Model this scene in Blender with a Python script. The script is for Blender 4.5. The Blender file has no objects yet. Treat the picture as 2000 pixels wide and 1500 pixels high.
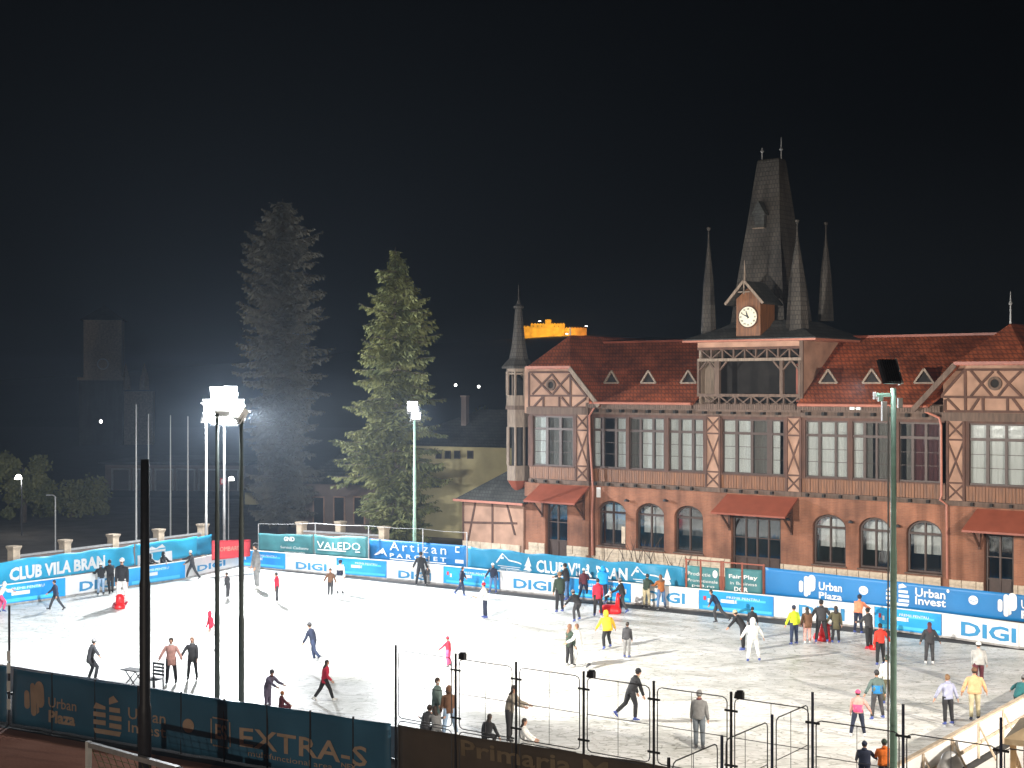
import bpy, math, random
from mathutils import Vector, Matrix, noise
random.seed(7)
sc = bpy.context.scene
COL = sc.collection
# ------------------------------------------------------------------ camera, world, exposure
F, CH = 2750.0, 11.3                      # focal length in photo pixels (2000 wide), eye height above the ice
cd = bpy.data.cameras.new('camera'); cam = bpy.data.objects.new('camera', cd); COL.objects.link(cam)
cam.location = (0, 0, CH); cam.rotation_euler = (math.radians(90), 0, 0)
cd.sensor_width = 36; cd.lens = F/2000*36; cd.clip_start = .5; cd.clip_end = 5000
sc.camera = cam
sc.view_settings.view_transform = 'Standard'; sc.view_settings.look = 'None'
sc.view_settings.gamma = 1; sc.view_settings.exposure = 0; sc.view_settings.use_curve_mapping = False
sc.cycles.use_denoising = True
sc.cycles.max_bounces = 6; sc.cycles.diffuse_bounces = 3; sc.cycles.glossy_bounces = 3
sc.cycles.transparent_max_bounces = 12; sc.cycles.volume_bounces = 0
sc.cycles.sample_clamp_indirect = 4
W = bpy.data.worlds.new('World'); sc.world = W; W.use_nodes = True
bgn = W.node_tree.nodes['Background']
bgn.inputs[0].default_value = (.75, .82, 1.0, 1); bgn.inputs[1].default_value = .0016

def lamp(name, loc, target, power, col=(1, .97, .92), size=1.0, blend=.6, rad=.13, kind='SPOT'):
    l = bpy.data.lights.new(name, kind); o = bpy.data.objects.new(name, l); COL.objects.link(o)
    o.location = loc; l.energy = power; l.color = col; l.shadow_soft_size = rad
    if kind == 'SPOT':
        l.spot_size = size; l.spot_blend = blend
    d = Vector(target)-Vector(loc); o.rotation_euler = d.to_track_quat('-Z', 'Y').to_euler()
    return o
R = math.radians
COOL = (.93, .97, 1.0); WARM = (1, .9, .78)
# the floodlight heads built further down each carry one of these
MAST_A = (-10.05, 48.0); MAST_B = (-9.15, 47.6)
def flood(loc, az, pitch, power, col, cone=88, blend=.55):
    a, p = R(az), R(pitch); lamp('floodlight_lamp', loc, (loc[0]+math.sin(a)*math.cos(p), loc[1]+math.cos(a)*math.cos(p), loc[2]+math.sin(p)), power, col, R(cone), blend)
for az, pw in ((120, 20000), (160, 25000)): flood((-17.4, 85.6, 9.7), az, -24, pw, COOL)      # far left corner
for az, pw in ((135, 5000), (185, 6000)): flood((-5.7, 83.2, 9.9), az, -26, pw, COOL)         # far side mast
for az, pw in ((-65, 21000), (-15, 24000)): flood((-10.0, 48.6, 10.3), az, -20, pw, COOL)     # left near mast
for az, pw in ((25, 17000), (62, 27000)): flood((-9.0, 48.0, 10.3), az, -17, pw, (1, .95, .87))  # its neighbour
flood((8.3, 33.4, 11.3), -8, -24, 9000, WARM)                                                 # right near mast
for az, pw in ((-32, 29000), (-5, 18000)): flood((26.8, 27.0, 10.9), az, -21, pw, WARM)       # mast outside the frame, right
lamp('added_spill_glow', (-17.6, 86.3, 9.9), (0,0,0), 11000, COOL, kind='POINT', rad=.5)      # bare point lamp added for glow behind and above the cluster
lamp('added_spill_glow', (-9.6, 48.4, 10.6), (0,0,0), 2500, COOL, kind='POINT', rad=.3)  # second bare point lamp, added for glow at the near masts
lamp('street_light_bulb', (-13.0, -7.8, 9.6), (-10.5, 14.5, 0), 20000, (1, .86, .70), R(88), .45)   # street lamp behind the viewer
# ------------------------------------------------------------------ helpers
def P(px, py, z=0.0):
    D = (CH-z)*F/(py-750.0); return Vector(((px-1000)/F*D, D, z))
def PD(px, py, D):
    return Vector(((px-1000)/F*D, D, CH-(py-750)/F*D))
_eps = [0]
def eps():
    _eps[0] = (_eps[0]+1) % 23; return _eps[0]*.0011

class MB:
    def __init__(s): s.v = []; s.f = []
    def add(s, vs, fs):
        n = len(s.v); s.v += [tuple(v) for v in vs]; s.f += [tuple(i+n for i in f) for f in fs]; return s
    def box(s, x0, x1, y0, y1, z0, z1):
        return s.add([(x0,y0,z0),(x1,y0,z0),(x1,y1,z0),(x0,y1,z0),(x0,y0,z1),(x1,y0,z1),(x1,y1,z1),(x0,y1,z1)],
                     [(0,3,2,1),(4,5,6,7),(0,1,5,4),(1,2,6,5),(2,3,7,6),(3,0,4,7)])
    def bar(s, a, b, w, d, up=(0,0,1)):
        a = Vector(a); b = Vector(b); t = (b-a).normalized(); u = Vector(up)
        if abs(t.dot(u)) > .98: u = Vector((0,1,0))
        x = t.cross(u).normalized(); y = x.cross(t).normalized(); x *= w/2; y *= d/2
        return s.add([a-x-y,a+x-y,a+x+y,a-x+y,b-x-y,b+x-y,b+x+y,b-x+y],
                     [(0,3,2,1),(4,5,6,7),(0,1,5,4),(1,2,6,5),(2,3,7,6),(3,0,4,7)])
    def prism(s, poly, y0, y1):               # polygon in x,z extruded along y
        n = len(poly)
        vs = [(x,y0,z) for x,z in poly]+[(x,y1,z) for x,z in poly]
        fs = [tuple(range(n)), tuple(range(2*n-1, n-1, -1))]+[(i, i+n, (i+1)%n+n, (i+1)%n) for i in range(n)]
        return s.add(vs, fs)
    def tube(s, pts, r, n=8, cap=True):
        pts = [Vector(p) for p in pts]; rs = r if isinstance(r, (list, tuple)) else [r]*len(pts)
        vs = []; fs = []; ref = None
        for i, p in enumerate(pts):
            t = (pts[min(i+1, len(pts)-1)]-pts[max(i-1, 0)]).normalized()
            if ref is None: ref = Vector((1,0,0)) if abs(t.x) < .8 else Vector((0,1,0))
            x = (ref-t*ref.dot(t)).normalized(); y = t.cross(x); ref = x
            for k in range(n):
                a = 2*math.pi*k/n; vs.append(p+(x*math.cos(a)+y*math.sin(a))*rs[i])
        for i in range(len(pts)-1):
            for k in range(n):
                fs.append((i*n+k, i*n+(k+1)%n, (i+1)*n+(k+1)%n, (i+1)*n+k))
        if cap: fs += [tuple(range(n-1, -1, -1)), tuple(range((len(pts)-1)*n, len(pts)*n))]
        return s.add(vs, fs)
    def lathe(s, c, prof, n=16, a0=0.0, sy=1.0):
        vs = []; fs = []
        for r, z in prof:
            for k in range(n):
                a = a0+2*math.pi*k/n; vs.append((c[0]+r*math.cos(a), c[1]+r*math.sin(a)*sy, c[2]+z))
        for i in range(len(prof)-1):
            for k in range(n):
                fs.append((i*n+k, i*n+(k+1)%n, (i+1)*n+(k+1)%n, (i+1)*n+k))
        fs += [tuple(range(n-1, -1, -1)), tuple(range((len(prof)-1)*n, len(prof)*n))]
        return s.add(vs, fs)
    def loft(s, rings):                        # rings: lists of Vectors, same length
        n = len(rings[0]); vs = [v for r_ in rings for v in r_]; fs = []
        for i in range(len(rings)-1):
            for k in range(n): fs.append((i*n+k, i*n+(k+1)%n, (i+1)*n+(k+1)%n, (i+1)*n+k))
        fs += [tuple(range(n-1, -1, -1)), tuple(range((len(rings)-1)*n, len(rings)*n))]
        return s.add(vs, fs)
    def mesh(s, name, mat, smooth=False):
        me = bpy.data.meshes.new(name); me.from_pydata(s.v, [], s.f); me.materials.append(mat)
        if smooth: me.polygons.foreach_set('use_smooth', [True]*len(me.polygons))
        me.update(); return me
    def build(s, name, mat, parent=None, smooth=False, loc=None):
        return link(name, s.mesh(name, mat, smooth), parent, loc)
def link(name, data, parent=None, loc=None, rz=0):
    o = bpy.data.objects.new(name, data); COL.objects.link(o)
    if parent is not None: o.parent = parent
    if loc is not None: o.location = loc
    if rz: o.rotation_euler.z = rz
    return o
def tag(o, label=None, cat=None, group=None, kind=None):
    if label: o['label'] = label
    if cat: o['category'] = cat
    if group: o['group'] = group
    if kind: o['kind'] = kind
    return o
def empty(name, loc=(0,0,0), rz=0):
    o = bpy.data.objects.new(name, None); COL.objects.link(o); o.location = loc; o.rotation_euler.z = rz
    o.empty_display_size = .3; return o
def kids(o): return [c for c in bpy.data.objects if c.parent == o]
def copy_tree(o, parent=None, _m=None):
    if _m is None:
        _m = {}
        for c in bpy.data.objects:
            if c.parent: _m.setdefault(c.parent.name, []).append(c)
    c = o.copy(); COL.objects.link(c); c.parent = parent
    for ch in _m.get(o.name, []): copy_tree(ch, c, _m)
    return c

def mat(name, col, rough=.7, var=.25, scale=3.0, bump=0.0, bscale=None, metal=0.0, col2=None, stretch=(1,1,1), spec=.5, detail=5):
    m = bpy.data.materials.new(name); m.use_nodes = True; nt = m.node_tree; b = nt.nodes['Principled BSDF']
    b.inputs['Roughness'].default_value = rough; b.inputs['Metallic'].default_value = metal
    b.inputs['Specular IOR Level'].default_value = spec
    tc = nt.nodes.new('ShaderNodeTexCoord'); mp = nt.nodes.new('ShaderNodeMapping'); mp.inputs['Scale'].default_value = stretch
    nt.links.new(tc.outputs['Object'], mp.inputs[0])
    nz = nt.nodes.new('ShaderNodeTexNoise'); nz.inputs['Scale'].default_value = scale; nz.inputs['Detail'].default_value = detail
    nt.links.new(mp.outputs[0], nz.inputs['Vector'])
    rp = nt.nodes.new('ShaderNodeValToRGB'); rp.color_ramp.elements[0].position = .3; rp.color_ramp.elements[1].position = .7
    c2 = col2 or tuple(min(1, c*(1+var)) for c in col); c1 = col if col2 else tuple(c*(1-var) for c in col)
    rp.color_ramp.elements[0].color = (*c1, 1); rp.color_ramp.elements[1].color = (*c2, 1)
    nt.links.new(nz.outputs[0], rp.inputs[0]); nt.links.new(rp.outputs[0], b.inputs['Base Color'])
    if bump:
        n2 = nt.nodes.new('ShaderNodeTexNoise'); n2.inputs['Scale'].default_value = bscale or scale*3; n2.inputs['Detail'].default_value = 4
        nt.links.new(mp.outputs[0], n2.inputs['Vector'])
        bp = nt.nodes.new('ShaderNodeBump'); bp.inputs['Strength'].default_value = bump; bp.inputs['Distance'].default_value = .05
        nt.links.new(n2.outputs[0], bp.inputs['Height']); nt.links.new(bp.outputs[0], b.inputs['Normal'])
    return m
def emis(name, col, s):
    m = bpy.data.materials.new(name); m.use_nodes = True; nt = m.node_tree; nt.nodes.clear()
    e = nt.nodes.new('ShaderNodeEmission'); e.inputs[0].default_value = (*col, 1); e.inputs[1].default_value = s
    o = nt.nodes.new('ShaderNodeOutputMaterial'); nt.links.new(e.outputs[0], o.inputs[0]); return m
def brickmat(name, c1, c2, mortar, w, h, rough=.85, bump=.5, msize=.012):
    m = mat(name, c1, rough, .2, 1.2); nt = m.node_tree; b = nt.nodes['Principled BSDF']
    tc = [n for n in nt.nodes if n.type == 'TEX_COORD'][0]
    sp = nt.nodes.new('ShaderNodeSeparateXYZ'); cb = nt.nodes.new('ShaderNodeCombineXYZ')
    nt.links.new(tc.outputs['Object'], sp.inputs[0])
    ad = nt.nodes.new('ShaderNodeMath'); ad.operation = 'ADD'
    nt.links.new(sp.outputs[0], ad.inputs[0]); nt.links.new(sp.outputs[1], ad.inputs[1])
    nt.links.new(ad.outputs[0], cb.inputs[0]); nt.links.new(sp.outputs[2], cb.inputs[1])
    br = nt.nodes.new('ShaderNodeTexBrick'); br.inputs['Scale'].default_value = 1
    br.inputs['Brick Width'].default_value = w; br.inputs['Row Height'].default_value = h; br.inputs['Mortar Size'].default_value = msize
    br.inputs['Color1'].default_value = (*c1, 1); br.inputs['Color2'].default_value = (*c2, 1); br.inputs['Mortar'].default_value = (*mortar, 1)
    nt.links.new(cb.outputs[0], br.inputs['Vector'])
    rp = [n for n in nt.nodes if n.type == 'VALTORGB'][0]
    rp.color_ramp.elements[0].color = (.55, .54, .53, 1); rp.color_ramp.elements[1].color = (1.22, 1.16, 1.1, 1); [n for n in nt.nodes if n.type == 'TEX_NOISE'][0].inputs['Scale'].default_value = .55; [n for n in nt.nodes if n.type == 'TEX_NOISE'][0].inputs['Detail'].default_value = 9
    mx = nt.nodes.new('ShaderNodeMix'); mx.data_type = 'RGBA'; mx.blend_type = 'MULTIPLY'; mx.inputs[0].default_value = 1
    nt.links.new(br.outputs[0], mx.inputs[6]); nt.links.new(rp.outputs[0], mx.inputs[7])
    mp = nt.nodes.new('ShaderNodeMapping'); mp.inputs['Scale'].default_value = (1.6, 1.6, .22); nt.links.new(tc.outputs['Object'], mp.inputs[0])      # damp and soot running down
    n3 = nt.nodes.new('ShaderNodeTexNoise'); n3.inputs['Scale'].default_value = 1.1; n3.inputs['Detail'].default_value = 7; nt.links.new(mp.outputs[0], n3.inputs['Vector'])
    r3 = nt.nodes.new('ShaderNodeValToRGB'); r3.color_ramp.elements[0].position = .36; r3.color_ramp.elements[1].position = .58; r3.color_ramp.elements[0].color = (.5, .47, .46, 1); r3.color_ramp.elements[1].color = (1, 1, 1, 1); nt.links.new(n3.outputs[0], r3.inputs[0])
    m3 = nt.nodes.new('ShaderNodeMix'); m3.data_type = 'RGBA'; m3.blend_type = 'MULTIPLY'; m3.inputs[0].default_value = .75
    nt.links.new(mx.outputs[2], m3.inputs[6]); nt.links.new(r3.outputs[0], m3.inputs[7]); nt.links.new(m3.outputs[2], b.inputs['Base Color'])
    bp = nt.nodes.new('ShaderNodeBump'); bp.inputs['Strength'].default_value = bump; bp.inputs['Distance'].default_value = .03; bp.invert = True
    nt.links.new(br.outputs[1], bp.inputs['Height']); nt.links.new(bp.outputs[0], b.inputs['Normal'])
    return m

M = {}
M['brick'] = brickmat('orange_red_brick', (.36,.15,.085), (.30,.125,.075), (.33,.17,.11), .27, .085)
M['tile'] = brickmat('red_roof_tile', (.47,.12,.05), (.38,.095,.042), (.22,.06,.03), .24, .22, .6, 1, .035)
M['slate'] = brickmat('dark_slate', (.075,.08,.075), (.055,.06,.06), (.03,.03,.03), .25, .2, .65, .5, .02)
M['shingle'] = brickmat('grey_wood_shingle', (.085,.076,.066), (.062,.057,.05), (.032,.029,.027), .2, .25, .8, .6, .02)
M['timber'] = mat('dark_brown_timber', (.085,.036,.022), .7, .35, 3, .3, 20, stretch=(1,1,.3))
M['greywood'] = mat('weathered_grey_brown_boarding', (.12,.078,.058), .8, .3, 2.5, .3, 25, stretch=(3,3,.4))
M['palewood'] = mat('pale_weathered_wood', (.23,.175,.135), .8, .3, 4, .3, 25, stretch=(3,3,.4))
M['orangewood'] = mat('varnished_orange_brown_planks', (.10,.04,.018), .5, .3, 2, .2, 20, col2=(.24,.095,.035), stretch=(6,6,.5))
M['plaster'] = mat('salmon_plaster', (.37,.22,.155), .9, .25, 1.2, .15, 30)
M['plaster_y'] = mat('yellow_beige_plaster', (.42,.35,.18), .9, .15, .8, .2, 20)
M['plaster_b'] = mat('dull_brown_render', (.20,.15,.13), .9, .15, .8, .2, 20)
M['stone'] = mat('pale_plinth_stone', (.55,.45,.34), .85, .25, 3, .5, 12)
M['frame'] = mat('brown_painted_window_frame', (.06,.036,.028), .5, .15, 6)
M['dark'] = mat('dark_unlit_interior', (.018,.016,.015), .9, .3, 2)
M['curtain'] = mat('pale_net_curtain', (.78,.80,.80), .9, .12, 4, 0, 10, stretch=(8,8,.3))
M['curtain_d'] = mat('dim_grey_curtain', (.20,.19,.18), .9, .2, 4, 0, 10, stretch=(8,8,.3))
M['curtain_r'] = mat('dark_red_curtain', (.12,.04,.045), .9, .2, 4, 0, 10, stretch=(8,8,.3))
M['pipe'] = mat('copper_red_drainpipe', (.42,.16,.11), .45, .1, 4)
M['redmetal'] = mat('red_sheet_metal', (.27,.07,.04), .45, .12, 2, .05)
M['steel_green'] = mat('green_painted_steel', (.36,.58,.47), .45, .15, 6)
M['steel_grey'] = mat('galvanised_grey_steel', (.42,.42,.42), .5, .15, 6, metal=.3)
M['black'] = mat('black_painted_steel', (.028,.028,.034), .5, .2, 6)
M['navy'] = mat('navy_painted_steel', (.03,.04,.09), .5, .2, 6)
M['white'] = mat('white_painted_metal', (.75,.75,.73), .5, .05, 5)
M['board_w'] = mat('white_rink_board_plastic', (.80,.80,.80), .35, .05, 2)
M['kick'] = mat('dirty_grey_kick_strip', (.34,.33,.32), .6, .4, 3)
M['ad_blue'] = mat('bright_blue_print', (.0,.20,.62), .4, .25, .5, col2=(.02,.42,.82))
M['cyan'] = mat('cyan_print', (.08,.55,.85), .4, .05)
M['ban_teal'] = mat('teal_vinyl_banner', (.02,.24,.42), .45, .2, .6, .35, 2.2)
M['ban_cyan'] = mat('sky_blue_vinyl_banner', (.03,.38,.62), .45, .12, .6, .35, 2.2)
M['ban_green'] = mat('green_teal_mesh_banner', (.05,.20,.22), .6, .25, 1.0, .35, 2.5)
M['ban_blue'] = mat('royal_blue_vinyl_banner', (.012,.18,.46), .45, .15, .4, .25, 1.8)
M['ban_navy'] = mat('dark_blue_vinyl_banner', (.045,.16,.27), .5, .2, .5, .35, 2.2)
M['ban_brown'] = mat('faded_brown_vinyl_banner', (.12,.095,.075), .7, .25, .8, .35, 2.2)
M['ban_red'] = mat('red_vinyl_banner', (.55,.035,.05), .5, .15, .8, .3, 2)
M['ink_w'] = mat('white_print', (.80,.80,.80), .5, .03)
M['ink_tan'] = mat('dimmed_tan_print', (.48,.36,.27), .7, .15, 2)  # tan tone carries the dim, back-lit look of the near print
M['ink_br'] = mat('faded_ochre_print', (.26,.20,.13), .7, .2, 2)
M['ink_digi'] = mat('mid_blue_print', (.03,.26,.52), .5, .03)
M['clay'] = mat('red_clay_court', (.30,.125,.08), .95, .3, .35, .3, 8, col2=(.42,.20,.14))
M['asphalt'] = mat('dark_asphalt', (.035,.035,.036), .9, .3, .4, .3, 12)
M['paving'] = mat('grey_paving', (.14,.125,.115), .9, .25, .6, .3, 12)
M['snow'] = mat('trodden_snow', (.72,.72,.70), .8, .08, .8, .4, 4)
M['needles'] = mat('spruce_needles', (.07,.085,.03), .8, .35, .7, col2=(.20,.20,.07))
M['needles_g'] = mat('grey_green_spruce_needles', (.09,.085,.065), .8, .35, .7, col2=(.14,.13,.10))
M['bark'] = mat('grey_brown_bark', (.09,.07,.055), .9, .3, 3, .6, 10)
M['hill'] = mat('dark_wooded_slope', (.02,.025,.02), .95, .4, .02)
M['castle'] = mat('castle_wall_render', (.50,.36,.22), .9, .4, .35)
M['steel_backlit'] = mat('backlit_green_steel', (.055,.07,.065), .5, .2, 6)  # green steel darkened in colour for masts seen backlit
M['clockface'] = mat('cream_clock_dial', (.80,.76,.60), .5, .03)
M['lens'] = emis('glowing_floodlight_lens', (.95,.98,1), 60)
M['lens_dim'] = emis('glowing_small_lamp', (1,.97,.9), 9)
M['tan'] = mat('tan_canvas', (.50,.38,.24), .8, .2, 2, .3)
M['rawwood'] = mat('raw_pale_timber', (.50,.32,.16), .75, .2, 2, .2, stretch=(1,1,.3))
M['skin'] = mat('skin', (.50,.28,.19), .6, .05)
M['eye'] = mat('dark_eye', (.02,.015,.01), .3, .05)
M['lip'] = mat('lip', (.30,.09,.08), .5, .05)
# glass: mostly clear, reflects like a pane
g = bpy.data.materials.new('window_glass'); g.use_nodes = True; nt = g.node_tree; nt.nodes.clear()
o_ = nt.nodes.new('ShaderNodeOutputMaterial'); mx = nt.nodes.new('ShaderNodeMixShader'); tr = nt.nodes.new('ShaderNodeBsdfTransparent')
tr.inputs[0].default_value = (.93,.94,.93,1); gl = nt.nodes.new('ShaderNodeBsdfGlossy'); gl.inputs['Roughness'].default_value = .06
lw = nt.nodes.new('ShaderNodeLayerWeight'); lw.inputs[0].default_value = .5; pw = nt.nodes.new('ShaderNodeMath'); pw.operation = 'POWER'; pw.inputs[1].default_value = 4; fr = nt.nodes.new('ShaderNodeMath'); fr.operation = 'MULTIPLY_ADD'; fr.inputs[1].default_value = .8; fr.inputs[2].default_value = .15; nt.links.new(lw.outputs['Facing'], pw.inputs[0]); nt.links.new(pw.outputs[0], fr.inputs[0])
nz = nt.nodes.new('ShaderNodeTexNoise'); nz.inputs['Scale'].default_value = .9; bp = nt.nodes.new('ShaderNodeBump'); bp.inputs['Strength'].default_value = .25; bp.inputs['Distance'].default_value = .04
nt.links.new(nz.outputs[0], bp.inputs['Height']); nt.links.new(bp.outputs[0], gl.inputs['Normal'])
nt.links.new(fr.outputs[0], mx.inputs[0]); nt.links.new(tr.outputs[0], mx.inputs[1]); nt.links.new(gl.outputs[0], mx.inputs[2]); nt.links.new(mx.outputs[0], o_.inputs[0])
M['glass'] = g
# ice: white, with long grey-green skate-worn streaks
m = mat('worn_skating_ice', (.60,.61,.57), .38, .1, .30, .25, 5.0, col2=(.90,.90,.88), stretch=(1,1,1)); nt = m.node_tree
mp = [n for n in nt.nodes if n.type == 'MAPPING'][0]; mp.inputs['Rotation'].default_value = (0, 0, R(35)); mp.inputs['Scale'].default_value = (.8, 1.25, 1)
nz = [n for n in nt.nodes if n.type == 'TEX_NOISE'][0]; nz.inputs['Scale'].default_value = .6; nz.inputs['Detail'].default_value = 9; nz.inputs['Roughness'].default_value = .68; nz.inputs['Distortion'].default_value = .6
rp = [n for n in nt.nodes if n.type == 'VALTORGB'][0]; rp.color_ramp.elements[0].position = .36; rp.color_ramp.elements[1].position = .60
b = nt.nodes['Principled BSDF']; tc = [n for n in nt.nodes if n.type == 'TEX_COORD'][0]; last = rp.outputs[0]
for sc_, di, w_, dark, rot in ((.35, 3.2, .010, .62, 0), (.6, 2.0, .012, .72, 50), (.25, 4.5, .006, .6, 110)):     # curved skate cuts
    mp2 = nt.nodes.new('ShaderNodeMapping'); mp2.inputs['Rotation'].default_value = (0, 0, R(rot)); mp2.inputs['Scale'].default_value = (.5, 1.4, 1); nt.links.new(tc.outputs['Object'], mp2.inputs[0])
    n2 = nt.nodes.new('ShaderNodeTexNoise'); n2.inputs['Scale'].default_value = sc_; n2.inputs['Detail'].default_value = 1.5; n2.inputs['Distortion'].default_value = di; nt.links.new(mp2.outputs[0], n2.inputs['Vector'])
    s1 = nt.nodes.new('ShaderNodeMath'); s1.operation = 'PINGPONG'; s1.inputs[1].default_value = .06; nt.links.new(n2.outputs[0], s1.inputs[0])
    s2 = nt.nodes.new('ShaderNodeMath'); s2.operation = 'LESS_THAN'; s2.inputs[1].default_value = w_*.7; nt.links.new(s1.outputs[0], s2.inputs[0])
    m2 = nt.nodes.new('ShaderNodeMix'); m2.data_type = 'RGBA'; m2.blend_type = 'MULTIPLY'; m2.inputs[7].default_value = (dark, dark, dark*.97, 1); nt.links.new(s2.outputs[0], m2.inputs[0]); nt.links.new(last, m2.inputs[6]); last = m2.outputs[2]
nt.links.new(last, b.inputs['Base Color'])
M['ice'] = m
# ------------------------------------------------------------------ setting: ground, ice, hill
def sheet(name, pts, z, mt):
    o = MB().add([(p[0], p[1], z) for p in pts], [tuple(range(len(pts)))]).build(name, mt)
    return tag(o, kind='structure')
s = MB(); s.box(-1350, 1350, -45, 2400, -1.0, -.02); tag(s.build('ground', M['asphalt']), kind='structure')
FL = P(467, 1107); FRc = Vector((25.4, 57.1, 0))
RB0 = P(1774, 1485, 1.05); RB1 = P(2000, 1362, 1.05)
rdir = Vector((RB1.x-RB0.x, RB1.y-RB0.y, 0)).normalized()
def near_y(x): return 40-.708*x if x > -3 else 42.1-.62*(x+3)
ldir = Vector((P(362,1131)-P(20,1183))); ldir.z = 0; ldir.normalize()
# near left corner
t = 0
q = FL.copy()
while q.y > near_y(q.x): q = q-ldir*.1
NL = q.copy(); NL.z = 0
q = Vector((RB0.x, RB0.y, 0))
while q.y > near_y(q.x): q = q-rdir*.05
NR = q.copy(); FR = FRc
MID = Vector((-3, near_y(-3), 0))
sheet('ice_surface', [NL, MID, NR, FR, FL], 0, M['ice'])
sheet('clay_court', [(-60, 20), (-1, 20), (-1, 37.3), (-16.9, 46.4), (-60, 71)], -.012, M['clay'])
sheet('trodden_snow_ground', [NR+Vector((.2,-.2,0)), NR+Vector((20,-14,0)), FR+Vector((14,-9,0)), FR+Vector((.3,-.2,0))], -.006, M['snow'])
sheet('paved_yard', [(-90, 60), (-33, 60), FL+Vector((-1,1.4,0)), FR+Vector((1,1,0)), (60,35), (90,75), (20,130), (-90,150)], -.008, M['paving'])
# hill with the fortress, rising behind the town
s = MB(); nx, ny = 60, 14
for j in range(ny+1):
    for i in range(nx+1):
        x = -700+i*1500/nx; y = 260+j*90
        c = math.exp(-((x-60)/330)**2)
        zz = 43.3*c*min(1, max(0, (y-300)/560))**1.4+2*noise.noise(Vector((x/90, y/110, 3)))*min(1, (y-260)/300)+14*max(0,(-x-150)/500)*min(1,(y-260)/500)
        s.v.append((x, y, zz-2))
for j in range(ny):
    for i in range(nx):
        a = j*(nx+1)+i; s.f.append((a, a+1, a+nx+2, a+nx+1))
tag(s.build('wooded_hill', M['hill'], smooth=True), kind='structure')

# ------------------------------------------------------------------ station-like clubhouse
BM = .8; BA = math.atan(BM); BU = Vector((math.cos(BA), -math.sin(BA))); BV = Vector((math.sin(BA), math.cos(BA)))
_p0 = Vector((500/F*76.5, 76.5)); BD = _p0.dot(BV)
def raw(px, yo=0.0):
    r_ = Vector(((px-1000)/F, 1)); t_ = (BD+yo)/r_.dot(BV); return (r_*t_).dot(BU), t_
S0 = raw(1030)[0]; O3 = BU*S0+BV*BD
def fx(px, y=0.0): return raw(px, y)[0]-S0
def fz(px, py, y=0.0): return CH-(py-750)/F*raw(px, y)[1]
BR = empty('clubhouse', (O3.x, O3.y, 0), -BA)
tag(BR, 'long brick and half-timbered clubhouse with red tiled roof and central clock tower', 'building')
def bb(name, mt, x0, x1, y0, y1, z0, z1, parent=None):
    return MB().box(x0, x1, y0, y1, z0, z1).build(name, M[mt], parent or BR)
def timber(x0, z0, x1, z1, w=.13, y=-.05, parent=None, mt='timber', name='timber_beam', d=.1):
    e = eps(); s = MB(); a = Vector((x0, 0, z0)); b = Vector((x1, 0, z1)); t_ = (b-a).normalized(); n_ = Vector((-t_.z, 0, t_.x))*w/2
    s.prism([(p.x, p.z) for p in (a-n_, b-n_, b+n_, a+n_)], y-e, y+d)
    return s.build(name, M[mt], parent or BR)
XL, XM = fx(1155), fx(1846)              # left wing's right edge, right wing's left edge
ZF, ZS, ZT, ZE = 5.27, 6.42, 9.27, 10.22
WY = -.25                                # wings stand forward
RWc = fx(1937, -.9); RWr = RWc+(RWc-XM)+.4
def arch_pts(x0, x1, zs, zt, n=10):
    c = (x0+x1)/2; a = (x1-x0)/2
    return [(c-a*math.cos(math.pi*k/n), zs+(zt-zs)*math.sin(math.pi*k/n)) for k in range(n+1)]
def ground_wall(xa, xb, y0, y1, ops):
    s = MB(); x = xa
    for (a, b, zb, zs, zt) in ops:
        s.box(x, a, y0, y1, 0, ZF)
        if zb > 0: s.box(a, b, y0, y1, 0, zb)
        s.prism([(a, zs)]+arch_pts(a, b, zs, zt)[1:-1]+[(b, zs), (b, ZF), (a, ZF)], y0, y1)
        x = b
    s.box(x, xb, y0, y1, 0, ZF)
    return s.build('brick_wall', M['brick'], BR)
def arched_window(a, b, zb, zs, zt, y, door=False, cols=2):
    fr = MB(); c = (a+b)/2; pts = arch_pts(a+.04, b-.04, zs, zt-.04, 12); inn = arch_pts(a+.13, b-.13, zs, zt-.13, 12)
    for k in range(12):
        p0, p1, q0, q1 = pts[k], pts[k+1], inn[k], inn[k+1]; fr.prism([p0, p1, q1, q0], y, y+.1)
    fr.box(a+.04, a+.13, y, y+.1, zb+.03, zs); fr.box(b-.13, b-.04, y, y+.1, zb+.03, zs)
    fr.box(a+.13, b-.13, y, y+.1, zb+.03, zb+.13); zt_ = zs-.02
    fr.box(a+.13, b-.13, y-.01, y+.1, zt_-.06, zt_+.06)
    xs = [a+.13+(b-a-.26)*k/cols for k in range(cols+1)]
    for xm in xs[1:-1]:
        h = zs+(zt-.13-zs)*math.sqrt(max(0, 1-((xm-c)/((b-a)/2-.13))**2))
        fr.box(xm-.045, xm+.045, y-.02, y+.1, zb+.13, h)
    zl = zb+.13+(zt_-zb)*(.42 if door else 0)
    if door:
        for k in range(cols): fr.box(xs[k]+.05, xs[k+1]-.05, y+.02, y+.06, zb+.14, zl-.03)
        fr.box(a+.13, b-.13, y-.015, y+.1, zl-.04, zl+.04)
        zq = (zl+zt_)/2; fr.box(a+.13, b-.13, y-.005, y+.08, zq-.025, zq+.025)
    w = fr.build('door' if door else 'arched_window', M['frame'], BR)
    for k in range(cols):
        MB().box(xs[k]+.04, xs[k+1]-.04, y+.05, y+.056, zl+.02, zt_-.05).build('pane', M['glass'], w)
        c0, c1 = xs[k]+.03, xs[k+1]-.03; top = []
        for j in range(7):
            xx = c0+(c1-c0)*j/6; top.append((xx, zs+.06+max(0, (zt-.16-zs)*math.sqrt(max(0, 1-((xx-c)/((b-a)/2-.1))**2))-.05)))
        MB().prism([(c1, zs+.05), (c0, zs+.05)]+top, y+.05, y+.056).build('pane', M['glass'], w)
    return w
ZP = 1.62
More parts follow.
